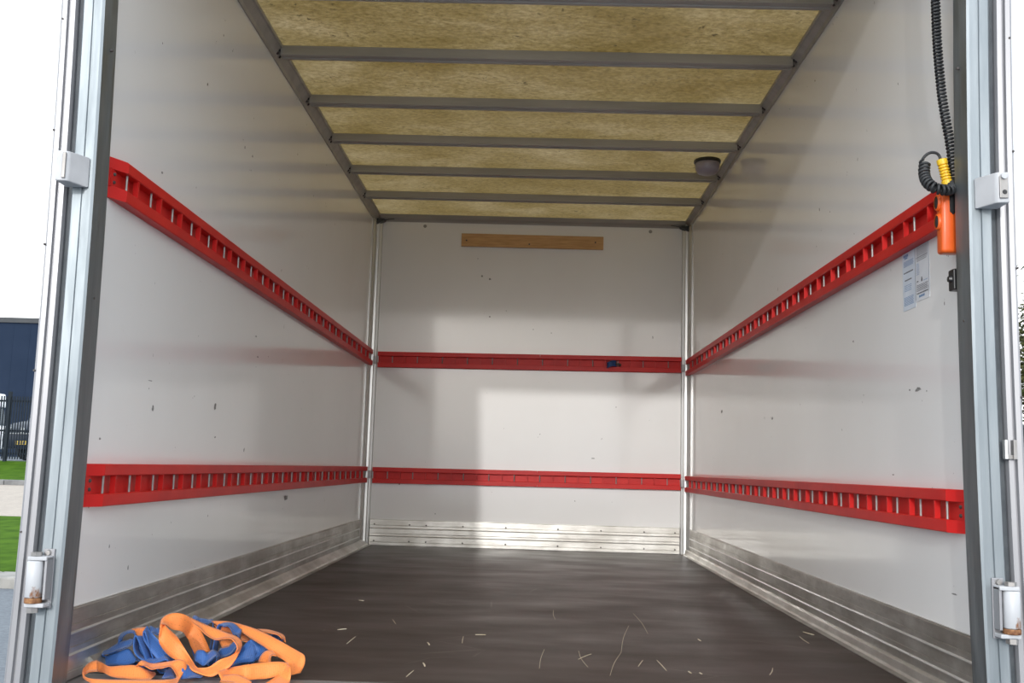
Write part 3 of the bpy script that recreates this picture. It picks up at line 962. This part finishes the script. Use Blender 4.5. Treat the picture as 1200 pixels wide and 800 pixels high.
# yellow strain relief
g0, g1 = Vector((0.004, 0.0, 0.158)), Vector((-0.013, 0.0, 0.240))
bm = bmesh.new()
pts = [(0.0135, 0.0), (0.013, 0.028), (0.009, 0.030)]
z = 0.030
k = 0
while z < 0.070:
    rr = 0.0125 - 0.00006 * k
    pts += [(0.0088, z), (rr, z + 0.0016), (rr, z + 0.0052), (0.0088, z + 0.0068)]
    z += 0.0074
    k += 1
pts += [(0.0125, 0.070), (0.0125, 0.082), (0.006, 0.084)]
dirq = (g1 - g0).normalized().to_track_quat('Z', 'Y').to_matrix()
lathe(bm, [(0, 0)] + pts + [(0, 0.084)], seg=16)
for v in bm.verts:
    v.co = g0 + dirq @ v.co
mesh_obj('strain_relief', bm, 'yellow_plastic', rc, False)
# cable: straight lead, curl, then long coil up to the roof
def coil_path(axis_pts, radius, turns, per=12, sub=40):
    ax = catmull(axis_pts, sub)
    L = [0.0]
    for a, b in zip(ax, ax[1:]):
        L.append(L[-1] + (b - a).length)
    tot = L[-1]
    n = int(turns * per)
    frame = None
    out = []
    j = 0
    for i in range(n + 1):
        s_ = tot * i / n
        while j < len(L) - 2 and L[j + 1] < s_:
            j += 1
        t = (s_ - L[j]) / max(1e-9, L[j + 1] - L[j])
        p = ax[j].lerp(ax[j + 1], t)
        d = (ax[j + 1] - ax[j]).normalized()
        a = d.orthogonal().normalized() if frame is None else (frame - d * frame.dot(d)).normalized()
        frame = a
        b = d.cross(a)
        th = 2 * math.pi * i / per
        out.append(p + (a * math.cos(th) + b * math.sin(th)) * radius)
    return out
ox = Vector(rc.location)
lead = [Vector(p) - ox for p in ((1.0165, -4.197, 1.312), (1.012, -4.197, 1.325), (1.003, -4.198, 1.331), (0.990, -4.198, 1.331), (0.979, -4.197, 1.324), (0.972, -4.196, 1.315))]
curl = [Vector(p) - ox for p in ((0.9762, -4.200, 1.3059), (0.9712, -4.206, 1.2844), (0.9689, -4.216, 1.2618), (0.9704, -4.232, 1.2421), (0.9809, -4.246, 1.2266), (1.0009, -4.247, 1.2226), (1.0220, -4.236, 1.2273), (1.046, -4.196, 1.252))]
main = [Vector(p) - ox for p in ((1.048, -4.192, 1.262), (1.0475, -4.192, 1.30), (1.042, -4.192, 1.36), (1.033, -4.192, 1.42), (1.0255, -4.192, 1.48), (1.0205, -4.192, 1.55), (1.0170, -4.192, 1.62), (1.0155, -4.192, 1.72), (1.0150, -4.192, 1.90), (1.018, -4.190, 2.10))]
bm = bmesh.new()
tube(bm, catmull(lead, 6), 0.0036, 8)
c1p = coil_path(curl, 0.0110, 19, 12)
tube(bm, [lead[-1]] + c1p, 0.0036, 6)
tube(bm, coil_path(main, 0.0088, 92, 10), 0.0034, 6)
mesh_obj('coiled_cable', bm, 'rubber', rc, True)

# black clip on the right wall below the remote
cl = thing('wall_clip', (1.056, -4.205, 1.010))
tag(cl, 'small black plastic clip on the right wall beneath the remote', 'clip')
mesh_obj('base', bev_box(-0.026, 0.0055, -0.016, 0.016, -0.026, 0.026, 0.003), 'black', cl)
mesh_obj('knob', cyl_bm((-0.0255, 0.0, 0.002), (-0.033, 0.0, 0.002), 0.009, 0.007, 12), 'black', cl)

# ------------------------------------------------------------------ tangled straps
ORANGE = [
    [(-839,-4025,129,-812,-4055,115),(-812,-4030,119,-795,-4065,108),(-779,-4039,109,-775,-4071,93),(-751,-4047,102,-749,-4078,83),(-725,-4053,95,-725,-4087,88),(-704,-4060,90,-707,-4095,90),(-690,-4067,83,-695,-4103,85),(-683,-4075,73,-685,-4110,75),(-684,-4082,61,-684,-4118,65),(-681,-4125,50,-705,-4090,47),(-695,-4129,29,-728,-4101,39),(-709,-4135,22,-749,-4110,24),(-733,-4145,9,-766,-4119,22),(-774,-4148,20,-781,-4112,23),(-793,-4139,31,-800,-4106,44),(-819,-4126,37,-818,-4105,69),(-849,-4109,46,-834,-4109,92),(-872,-4101,64,-854,-4101,105),(-880,-4105,82,-871,-4084,111),(-880,-4103,100,-883,-4071,114),(-893,-4062,122,-877,-4098,119),(-887,-4045,133,-874,-4075,113),(-868,-4038,138,-867,-4052,100),(-851,-4024,134,-855,-4036,95),(-839,-4007,123,-848,-4023,88),(-829,-3995,111,-845,-4005,74),(-815,-3992,92,-838,-4008,67),(-802,-3993,71,-833,-4007,54),(-792,-3993,53,-827,-4007,44),(-785,-3993,39,-821,-4007,33)],
    [(-813,-3914,102,-784,-3946,95),(-767,-3933,105,-740,-3965,98),(-728,-3952,103,-709,-3984,87),(-677,-3972,94,-679,-4002,75),(-627,-3993,79,-644,-4018,61),(-579,-4018,63,-609,-4031,42),(-549,-4039,54,-583,-4047,33),(-529,-4062,49,-566,-4062,23),(-525,-4073,31,-556,-4089,16),(-531,-4085,12,-548,-4115,12)],
    [(-556,-4114,40,-543,-4146,25),(-577,-4118,43,-572,-4142,15),(-602,-4122,42,-598,-4141,8),(-627,-4135,41,-622,-4155,8),(-656,-4149,38,-643,-4172,8),(-697,-4114,25,-681,-4146,9),(-711,-4171,27,-688,-4200,9)],
    [(-539,-4168,42,-555,-4132,42),(-537,-4166,24,-567,-4134,24),(-537,-4173,8,-575,-4150,15),(-532,-4219,6,-585,-4219,11)],
    [(-698,-4169,17,-694,-4204,10),(-665,-4177,22,-662,-4210,10),(-634,-4207,21,-634,-4240,10),(-611,-4236,19,-605,-4270,10)],
    [(-613,-4042,54,-595,-4078,49),(-629,-4043,54,-606,-4077,50),(-641,-4044,43,-610,-4076,42),(-647,-4047,27,-609,-4073,31)],
    [(-698,-3883,80,-674,-3917,79),(-669,-3882,79,-648,-3918,76),(-640,-3881,72,-631,-3919,72),(-624,-3882,64,-622,-3918,63),(-611,-3918,54,-629,-3882,50)],
    [(-718,-3963,81,-707,-3997,70),(-701,-3962,71,-696,-3998,67),(-691,-3961,61,-685,-3999,66)],
    [(-798,-3932,94,-778,-3968,89),(-775,-3933,93,-758,-3967,82),(-755,-3933,87,-738,-3967,78)],
    [(-769,-3983,65,-749,-4017,53),(-747,-3983,70,-733,-4017,56),(-728,-3983,65,-728,-4017,59)],
    [(-1028,-4115,32,-1007,-4145,12),(-1011,-4114,26,-994,-4146,10),(-977,-4153,26,-957,-4184,9),(-939,-4169,32,-923,-4197,9),(-905,-4178,35,-890,-4204,9),(-878,-4173,24,-860,-4205,9),(-879,-4113,6,-865,-4150,10)],
    [(-1008,-4155,39,-992,-4185,21),(-1023,-4154,35,-1013,-4186,18),(-1033,-4162,25,-1021,-4195,9),(-1021,-4200,20,-996,-4233,10),(-1004,-4226,16,-971,-4257,9),(-972,-4255,18,-941,-4287,9),(-929,-4272,21,-909,-4305,10),(-890,-4278,23,-875,-4311,10),(-843,-4271,23,-830,-4304,10),(-801,-4253,21,-788,-4287,10),(-801,-4195,13,-785,-4231,10),(-793,-4168,21,-793,-4201,9),(-790,-4156,30,-805,-4184,19),(-794,-4157,43,-813,-4183,30),(-807,-4157,48,-823,-4183,37),(-830,-4155,43,-839,-4185,33),(-856,-4152,38,-848,-4188,33),(-879,-4152,36,-863,-4188,30),(-900,-4152,42,-879,-4188,37),(-900,-4188,36,-902,-4152,29)],
    [(-995,-3986,87,-966,-4014,71),(-977,-3984,90,-958,-4016,72),(-955,-3983,93,-950,-4017,80)],
]
BLUE = [
    [(-1007,-4038,56,-1010,-4002,54),(-1019,-4002,70,-995,-4038,75),(-1008,-4002,81,-986,-4038,85),(-987,-4001,86,-970,-4039,87),(-975,-4001,75,-963,-4039,79)],
    [(-1052,-4021,26,-1033,-4059,32),(-1033,-4022,44,-1012,-4058,40),(-1006,-4023,60,-986,-4057,50),(-988,-4023,66,-968,-4057,58),(-972,-4022,65,-952,-4058,64)],
    [(-1034,-4042,15,-1012,-4078,12),(-1024,-4047,34,-995,-4073,14),(-996,-4050,43,-970,-4070,14),(-973,-4050,49,-949,-4070,20),(-956,-4042,27,-939,-4078,27)],
    [(-927,-4127,92,-924,-4093,86),(-933,-4128,74,-934,-4092,70),(-928,-4128,54,-928,-4092,50),(-912,-4128,40,-916,-4092,40),(-888,-4128,32,-897,-4092,36),(-865,-4128,36,-879,-4092,40),(-847,-4128,39,-866,-4092,45)],
    [(-914,-4108,99,-922,-4072,105),(-918,-4106,85,-913,-4074,96),(-908,-4103,67,-893,-4077,79),(-893,-4102,48,-872,-4078,60),(-874,-4104,31,-856,-4076,37)],
    [(-956,-4033,55,-926,-4067,56),(-937,-4066,45,-927,-4034,43),(-920,-4067,34,-913,-4033,31)],
    [(-961,-3953,84,-942,-3987,74),(-944,-3953,85,-925,-3987,74),(-933,-3952,79,-917,-3988,72)],
    [(-807,-4052,34,-791,-4088,31),(-799,-4056,51,-787,-4084,28),(-782,-4060,53,-773,-4080,20),(-773,-4054,46,-758,-4086,32),(-760,-4053,54,-742,-4087,46),(-743,-4052,40,-740,-4088,40)],
    [(-762,-4012,33,-744,-4048,34),(-753,-4014,50,-731,-4046,37),(-732,-4013,58,-716,-4047,45),(-716,-4013,70,-704,-4047,60)],
    [(-873,-3882,102,-851,-3918,101),(-851,-3882,103,-836,-3918,96),(-831,-3882,100,-822,-3918,94),(-816,-3881,91,-806,-3919,95)],
    [(-765,-4018,100,-766,-3982,94),(-766,-3982,106,-747,-4018,105),(-750,-3982,110,-738,-4018,108),(-733,-3982,108,-730,-4018,101),(-718,-3983,97,-722,-4017,88),(-713,-3982,83,-710,-4018,80)],
    [(-727,-3984,24,-725,-4016,9),(-705,-3991,51,-695,-4009,17),(-682,-4000,72,-665,-4000,21),(-663,-3986,62,-646,-4014,40),(-646,-3981,52,-634,-4019,54)],
    [(-660,-3874,66,-633,-3906,57),(-648,-3874,68,-626,-3906,55),(-632,-3872,59,-623,-3908,57)],
    [(-803,-4158,44,-795,-4175,8),(-792,-4144,33,-781,-4172,9),(-781,-4126,18,-764,-4161,10),(-764,-4119,5,-752,-4157,10)],
    [(-838,-4156,20,-835,-4190,10),(-833,-4143,25,-823,-4175,9),(-820,-4144,11,-808,-4181,10)],
]

def chain(strips, cx, cy):
    # the loops are one strap: flat runs under the heap join each loop to the next
    out = [list(strips[0])]
    for S in strips[1:]:
        e, s_ = out[0][-1], S[0]
        mx, my = (e[0] + s_[0]) / 2 * 0.35 + cx * 0.65, (e[1] + s_[1]) / 2 * 0.35 + cy * 0.65
        out[0] += [(e[0] * 0.6 + mx * 0.4, e[1] * 0.6 + my * 0.4 - 14, 8, e[3] * 0.6 + mx * 0.4, e[4] * 0.6 + my * 0.4 + 14, 12),
                   (s_[0] * 0.6 + mx * 0.4, s_[1] * 0.6 + my * 0.4 - 14, 8, s_[3] * 0.6 + mx * 0.4, s_[4] * 0.6 + my * 0.4 + 14, 12)]
        out[0] += list(S)
    return out
def ribbon_object(name, strips, mat, label):
    bm = bmesh.new()
    uvl = bm.loops.layers.uv.new('UVMap')
    TH = 0.0011
    for S in strips:
        A = catmull([(a / 1000, b / 1000, c / 1000) for a, b, c, _, _, _ in S], 6)
        B = catmull([(d / 1000, e / 1000, f / 1000) for _, _, _, d, e, f in S], 6)
        n = len(A)
        for P in (A, B):
            for p in P:
                p.z = max(p.z, 0.003)
        NW = 4
        rows_t, rows_b, vs_ = [], [], []
        run = 0.0
        for i in range(n):
            t = (A[min(i + 1, n - 1)] + B[min(i + 1, n - 1)]) - (A[max(i - 1, 0)] + B[max(i - 1, 0)])
            w = B[i] - A[i]
            nr = t.cross(w)
            nr = nr.normalized() if nr.length > 1e-9 else Vector((0, 0, 1))
            if i:
                run += ((A[i] + B[i]) * 0.5 - (A[i - 1] + B[i - 1]) * 0.5).length
            vs_.append(run)
            rows_t.append([bm.verts.new(A[i].lerp(B[i], k / NW) + nr * TH) for k in range(NW + 1)])
            rows_b.append([bm.verts.new(A[i].lerp(B[i], k / NW) - nr * TH) for k in range(NW + 1)])
        def quad(vv, uvs):
            try:
                f = bm.faces.new(vv)
            except ValueError:
                return
            f.smooth = True
            for lp_, uv in zip(f.loops, uvs):
                lp_[uvl].uv = uv
        for i in range(n - 1):
            for k in range(NW):
                uvs = ((k / NW, vs_[i]), ((k + 1) / NW, vs_[i]), ((k + 1) / NW, vs_[i + 1]), (k / NW, vs_[i + 1]))
                quad((rows_t[i][k], rows_t[i][k + 1], rows_t[i + 1][k + 1], rows_t[i + 1][k]), uvs)
                quad((rows_b[i + 1][k], rows_b[i + 1][k + 1], rows_b[i][k + 1], rows_b[i][k]), (uvs[3], uvs[2], uvs[1], uvs[0]))
            for k in (0, NW):
                u = k / NW
                quad((rows_t[i][k], rows_t[i + 1][k], rows_b[i + 1][k], rows_b[i][k]), ((u, vs_[i]), (u, vs_[i + 1]), (u, vs_[i + 1]), (u, vs_[i])))
        for i in (0, n - 1):
            for k in range(NW):
                quad((rows_t[i][k], rows_t[i][k + 1], rows_b[i][k + 1], rows_b[i][k]), ((k / NW, vs_[i]),) * 4)
    me = bpy.data.meshes.new(name)
    bm.to_mesh(me); bm.free()
    me.materials.append(M[mat])
    o = bpy.data.objects.new(name, me)
    COL.objects.link(o)
    tag(o, label, 'strap')
    return o
ribbon_object('lashing_strap', ORANGE, 'web_orange', 'loosely heaped orange lashing strap on the floor by the left post')
ribbon_object('lashing_strap', chain(BLUE, -800, -4010), 'web_blue', 'crumpled blue lashing strap tangled under the orange one')

# ------------------------------------------------------------------ straw pieces on the floor
STRAW = [(-0.503, -3.606, -0.499, -3.485), (-0.576, -3.366, -0.552, -3.344), (-0.276, -4.034, -0.267, -3.958), (-0.169, -3.534, -0.173, -3.417),
         (-0.138, -3.375, -0.106, -3.372), (0.058, -3.879, 0.076, -3.593), (0.176, -3.602, 0.189, -3.838), (0.169, -3.73, 0.21, -3.643),
         (-0.434, -3.121, -0.412, -3.21), (-0.625, -2.668, -0.606, -2.679), (0.124, -2.77, 0.124, -3.003), (0.24, -3.941, 0.3, -3.603),
         (0.3, -3.603, 0.373, -3.095), (0.42, -2.793, 0.42, -3.248), (0.391, -3.708, 0.398, -3.85), (0.328, -3.804, 0.35, -3.715),
         (0.67, -3.861, 0.701, -3.765), (0.965, -3.104, 0.985, -3.16), (0.925, -3.206, 0.92, -3.336), (-0.272, -3.543, -0.263, -3.584),
         (-0.253, -3.854, -0.244, -3.899), (0.457, -3.851, 0.46, -3.873), (0.484, -3.864, 0.488, -3.879), (0.571, -3.323, 0.574, -3.354)]
for i, (xa, ya, xb, yb) in enumerate(STRAW):
    a, b = Vector((xa, ya, 0.0013)), Vector((xb, yb, 0.0013))
    L = (b - a).length
    sd_ = (b - a).cross(Vector((0, 0, 1))).normalized()
    r = 0.0024 if L < 0.06 else (0.0014 if L < 0.16 else 0.0007)
    mid = (a + b) / 2 + sd_ * L * random.uniform(-0.025, 0.025)
    bm = bmesh.new()
    tube(bm, catmull([a, mid, b], 3), lambda q, r=r: r * (1 - 0.5 * abs(q - 0.5)), 5)
    for v in bm.verts:
        v.co.z = max(0.0002, 0.0013 + (v.co.z - 0.0013) * 0.6)
    o = mesh_obj('straw_piece', bm, 'straw')
    tag(o, 'pale dry straw sliver lying on the dark floor', 'straw', 'straw slivers on the floor')

# ------------------------------------------------------------------ outdoors
def slab(name, pts, x0, x1, mat, label, cat):
    """pts: (y, z) top line, extruded in x with thickness"""
    low = [(y, z - 0.4) for y, z in pts][::-1]
    o = mesh_obj(name, prism_bm(list(pts) + low, x0, x1, 0), mat)
    tag(o, label, cat, kind='structure')
    return o
slab('ground', [(-40, -0.95), (4.48, -0.95)], -45, 45, 'asphalt', 'grey asphalt yard around the truck', 'ground')
slab('lawn', [(5.05, -0.84), (11.4, -0.60)], -45, 45, 'grass', 'mown green lawn strip beside the yard', 'lawn')
slab('footpath', [(11.401, -0.602), (16.3, -0.207)], -45, 45, 'paving', 'beige block-paved path between two lawn strips', 'path')
slab('verge', [(16.56, -0.13), (21.6, 0.30)], -45, 45, 'grass', 'upper green lawn strip below the fence', 'lawn')
slab('parking', [(21.601, 0.298), (90, 0.30)], -60, 60, 'asphalt', 'grey parking area behind the fence', 'ground')
def kerb(name, y0, y1, z0, z1, step, mat, label, xs):
    r = thing(name, (0, y0, z0))
    tag(r, label, 'kerb', kind='structure')
    bm = bmesh.new()
    box(bm, 0.008, step - 0.008, 0, y1 - y0, -0.15, z1 - z0)
    bmesh.ops.bevel(bm, geom=[e for e in bm.edges if all(v.co.z > 0 for v in e.verts)], offset=0.02, segments=2, affect='EDGES', profile=0.5)
    me = bpy.data.meshes.new('kerb_stone'); bmesh.ops.recalc_face_normals(bm, faces=bm.faces); bm.to_mesh(me); bm.free(); me.materials.append(M[mat])
    x = xs[0]
    while x < xs[1]:
        link_mesh('kerb_stone', me, r, Matrix.Translation((x, 0, 0)))
        x += step
kerb('yard_kerb', 4.485, 5.045, -0.95, -0.83, 1.0, 'kerb', 'pale concrete kerb between yard and lawn', (-20, 20))
kerb('path_kerb', 16.305, 16.555, -0.21, -0.09, 0.5, 'kerb_dark', 'grey kerb stones along the upper edge of the path', (-16, 16))

# fence
fn = thing('bar_fence', (0, 21.42, 0.30))
tag(fn, 'tall dark metal bar fence along the parking area', 'fence')
bm = bmesh.new(); box(bm, -0.04, 0.04, -0.04, 0.04, -0.1, 1.95)
mpost = bpy.data.meshes.new('post'); bmesh.ops.recalc_face_normals(bm, faces=bm.faces); bm.to_mesh(mpost); bm.free(); mpost.materials.append(M['fence'])
for x in [-22.2, -19.7, -17.2, -14.72, -12.2, -9.7, -7.2, 7.2, 9.7, 12.2, 14.2, 16.7, 19.2, 21.7]:
    link_mesh('post', mpost, fn, Matrix.Translation((x, 0, 0)))
for z in (0.18, 0.82, 1.66):
    for xa, xb in ((-22.2, -7.2), (7.2, 21.7)):
        mesh_obj('rail', box_bm(xa, xb, 0.02, 0.05, z, z + 0.05), 'fence', fn)
bm = bmesh.new()
for xa, xb in ((-22.1, -7.3), (7.3, 21.6)):
    x = xa
    while x < xb:
        box(bm, x, x + 0.028, -0.008, 0.018, 0.05, 1.82)
        x += 0.075
bars = mesh_obj('bars', bm, 'fence', fn)
bars['kind'] = 'stuff'

# dark blue building
bl = thing('warehouse', (-26, 52, 0.3))
tag(bl, 'large dark blue clad warehouse behind the parked cars', 'building')
mesh_obj('wall', box_bm(-26, 6, 0, 18, 0, 7.95), 'cladding', bl)
bm = bmesh.new()
x = -26
while x < 6:
    box(bm, x, x + 0.06, -0.008, -0.001, 0, 7.95)
    x += 1.0
ri = mesh_obj('cladding_ribs', bm, 'cladding', bl)
ri['kind'] = 'stuff'
mesh_obj('roof_edge', box_bm(-26.1, 6.1, -0.12, 18.1, 7.951, 8.25), 'cladding_edge', bl)

# vehicles
def car(name, label, loc, rotz, sections, mats, wheel_x, wheel_r, half_w, extras=None):
    """side outline in (x, z): body polygon, cabin polygon (glass), roof polygon"""
    r = thing(name, loc, (0, 0, rotz))
    tag(r, label, 'car')
    for nm, poly, w, mat in sections:
        bm = prism_bm(poly, -w, w, 1)
        bmesh.ops.bevel(bm, geom=bm.edges[:], offset=0.05, segments=2, affect='EDGES', profile=0.5)
        mesh_obj(nm, bm, mat, r, True)
    for wx in wheel_x:
        for s_ in (-1, 1):
            bm = bmesh.new()
            cyl(bm, (wx, s_ * (half_w - 0.22), wheel_r), (wx, s_ * (half_w + 0.01), wheel_r), wheel_r, seg=20)
            wh = mesh_obj('wheel', bm, 'tyre', r)
            mesh_obj('rim', cyl_bm((wx, s_ * (half_w + 0.011), wheel_r), (wx, s_ * (half_w + 0.02), wheel_r), wheel_r * 0.62, seg=16), 'chrome', wh)
    return r
van = car('van', 'dark blue van with silver roof parked behind the fence', (-14.16, 25.54, 0.3), math.radians(242),
    [('body', [(-2.4, 0.35), (2.35, 0.35), (2.42, 0.6), (2.40, 0.95), (2.15, 1.12), (1.75, 1.22), (-2.4, 1.22)], 0.98, 'van'),
     ('glasshouse', [(-2.38, 1.2), (1.72, 1.2), (1.05, 1.88), (-2.3, 1.88)], 0.92, 'glass_dark'),
     ('roof', [(-2.36, 1.86), (1.08, 1.86), (0.80, 2.12), (0.4, 2.24), (-2.3, 2.24)], 0.93, 'van_roof')],
    None, (-1.5, 1.55), 0.34, 0.96)
van['category'] = 'van'
bm = prism_bm([(-0.98, 0), (0.98, 0), (0.98, 0.03), (-0.98, 0.03)], 0, 0.02, 0)
o = mesh_obj('grille_trim', bm, 'chrome', van); o.location = (2.415, 0, 0.80)
bm = box_bm(0, 0.02, -0.26, 0.26, 0, 0.11)
pl_ = mesh_obj('number_plate', bm, 'plate', van); pl_.location = (2.42, 0, 0.48)
bm = bmesh.new()
for k in range(6):
    box(bm, 0.0205, 0.024, -0.22 + k * 0.077, -0.22 + k * 0.077 + 0.045, 0.022, 0.088)
mesh_obj('plate_print', bm, 'ink', pl_)
# round badge: ring with two stacked chevrons
bm = bmesh.new()
N = 24
for k in range(N):
    a0, a1 = 2 * math.pi * k / N, 2 * math.pi * (k + 1) / N
    P = [(0.0, r_ * math.cos(a), r_ * math.sin(a)) for a in (a0, a1) for r_ in (0.085, 0.105)]
    Q = [(0.02, y, z) for _, y, z in P]
    vv = [bm.verts.new(p) for p in P + Q]
    for q in ((0, 1, 3, 2), (4, 6, 7, 5), (0, 2, 6, 4), (1, 5, 7, 3)):
        bm.faces.new([vv[i] for i in q])
def bar(y0, z0, y1, z1):
    d = Vector((0, y1 - y0, z1 - z0)).normalized()
    n = Vector((0, -d.z, d.y)) * 0.010
    c = [Vector((0, y0, z0)) + n, Vector((0, y0, z0)) - n, Vector((0, y1, z1)) - n, Vector((0, y1, z1)) + n]
    vv = [bm.verts.new(p) for p in c] + [bm.verts.new(p + Vector((0.02, 0, 0))) for p in c]
    for q in ((0, 1, 2, 3), (7, 6, 5, 4), (0, 4, 5, 1), (1, 5, 6, 2), (2, 6, 7, 3), (3, 7, 4, 0)):
        bm.faces.new([vv[i] for i in q])
for s_ in (-1, 1):
    bar(s_ * 0.04, 0.085, 0, 0.012)
    bar(s_ * 0.08, 0.05, s_ * 0.035, -0.08)
    bar(s_ * 0.035, -0.08, 0, -0.005)
o = mesh_obj('badge', bm, 'chrome', van); o.location = (2.418, 0, 0.90)
for s_ in (-1, 1):
    o = mesh_obj('headlamp', bev_box(-0.02, 0.06, -0.16, 0.16, -0.08, 0.08, 0.02), 'chrome', van)
    o.location = (2.33, s_ * 0.78, 0.92)
    o = mesh_obj('wing_mirror', bev_box(-0.06, 0.06, -0.09, 0.09, -0.1, 0.1, 0.03), 'van', van)
    o.location = (1.35, s_ * 1.1, 1.35)
wv = car('van', 'white van parked behind the dark blue van', (-22.5, 30.6, 0.3), math.radians(180),
    [('body', [(-2.4, 0.35), (2.35, 0.35), (2.42, 0.95), (1.75, 1.25), (-2.4, 1.25)], 0.98, 'car_white'),
     ('glasshouse', [(-2.38, 1.22), (1.72, 1.22), (1.05, 1.95), (-2.3, 1.95)], 0.92, 'glass_dark'),
     ('roof', [(-2.36, 1.93), (1.08, 1.93), (0.80, 2.30), (0.4, 2.46), (-2.3, 2.46)], 0.93, 'car_white')],
    None, (-1.5, 1.55), 0.34, 0.96)
wv['category'] = 'van'
car('car', 'dark green car behind the fence on the right', (16.0, 24.4, 0.3), math.radians(180),
    [('body', [(-2.0, 0.3), (2.0, 0.3), (2.05, 0.7), (1.1, 0.92), (-2.0, 0.98)], 0.88, 'car_green'),
     ('glasshouse', [(-1.85, 0.96), (1.0, 0.9), (0.35, 1.36), (-1.4, 1.4)], 0.80, 'glass_dark'),
     ('roof', [(-1.4, 1.38), (0.37, 1.34), (0.2, 1.46), (-1.3, 1.5)], 0.78, 'car_green')],
    None, (-1.25, 1.3), 0.31, 0.86)

# tree on the right
tr = thing('tree', (17.55, 27.1, 0.3))
tag(tr, 'tall loose tree with olive leaves beyond the fence on the right', 'tree')
bm = bmesh.new()
rnd = random.Random(3)
tips = []
tube(bm, catmull([(0, 0, -0.1), (0.08, 0, 2.0), (-0.05, 0.1, 4.5), (0.05, 0, 7.6)], 5), lambda q: 0.19 * (1 - 0.85 * q), 8)
for k in range(46):
    z = rnd.uniform(1.9, 7.2)
    a = rnd.uniform(0, 2 * math.pi)
    L = rnd.uniform(0.7, 1.0) * (2.3 - 0.24 * z)
    p0 = Vector((0, 0, z))
    p1 = p0 + Vector((math.cos(a) * L * 0.5, math.sin(a) * L * 0.5, L * 0.25))
    p2 = p0 + Vector((math.cos(a) * L, math.sin(a) * L, L * 0.6))
    tube(bm, catmull([p0, p1, p2], 3), lambda q: 0.045 * (1 - 0.8 * q), 5)
    tips += [p1, p1.lerp(p2, 0.5), p2]
    for j in range(3):
        q0 = p0.lerp(p2, rnd.uniform(0.35, 0.9))
        q1 = q0 + Vector((rnd.uniform(-0.5, 0.5), rnd.uniform(-0.5, 0.5), rnd.uniform(0.1, 0.6)))
        tube(bm, [q0, q1], lambda q: 0.014 * (1 - 0.6 * q), 4)
        tips.append(q1)
mesh_obj('trunk_and_branches', bm, 'bark', tr)
bm = bmesh.new()
for p in tips:
    for j in range(int(34 - 3.0 * p.z)):
        c = p + Vector((rnd.gauss(0, 0.22), rnd.gauss(0, 0.22), rnd.gauss(0, 0.2)))
        u = Vector((rnd.uniform(-1, 1), rnd.uniform(-1, 1), rnd.uniform(-1, 1))).normalized()
        w = u.orthogonal().normalized()
        s_ = rnd.uniform(0.07, 0.13)
        vv = [bm.verts.new(c + u * s_), bm.verts.new(c + w * s_ * 0.45), bm.verts.new(c - u * s_), bm.verts.new(c - w * s_ * 0.45)]
        bm.faces.new(vv)
lv = mesh_obj('leaves', bm, 'leaf', tr)
lv['kind'] = 'stuff'
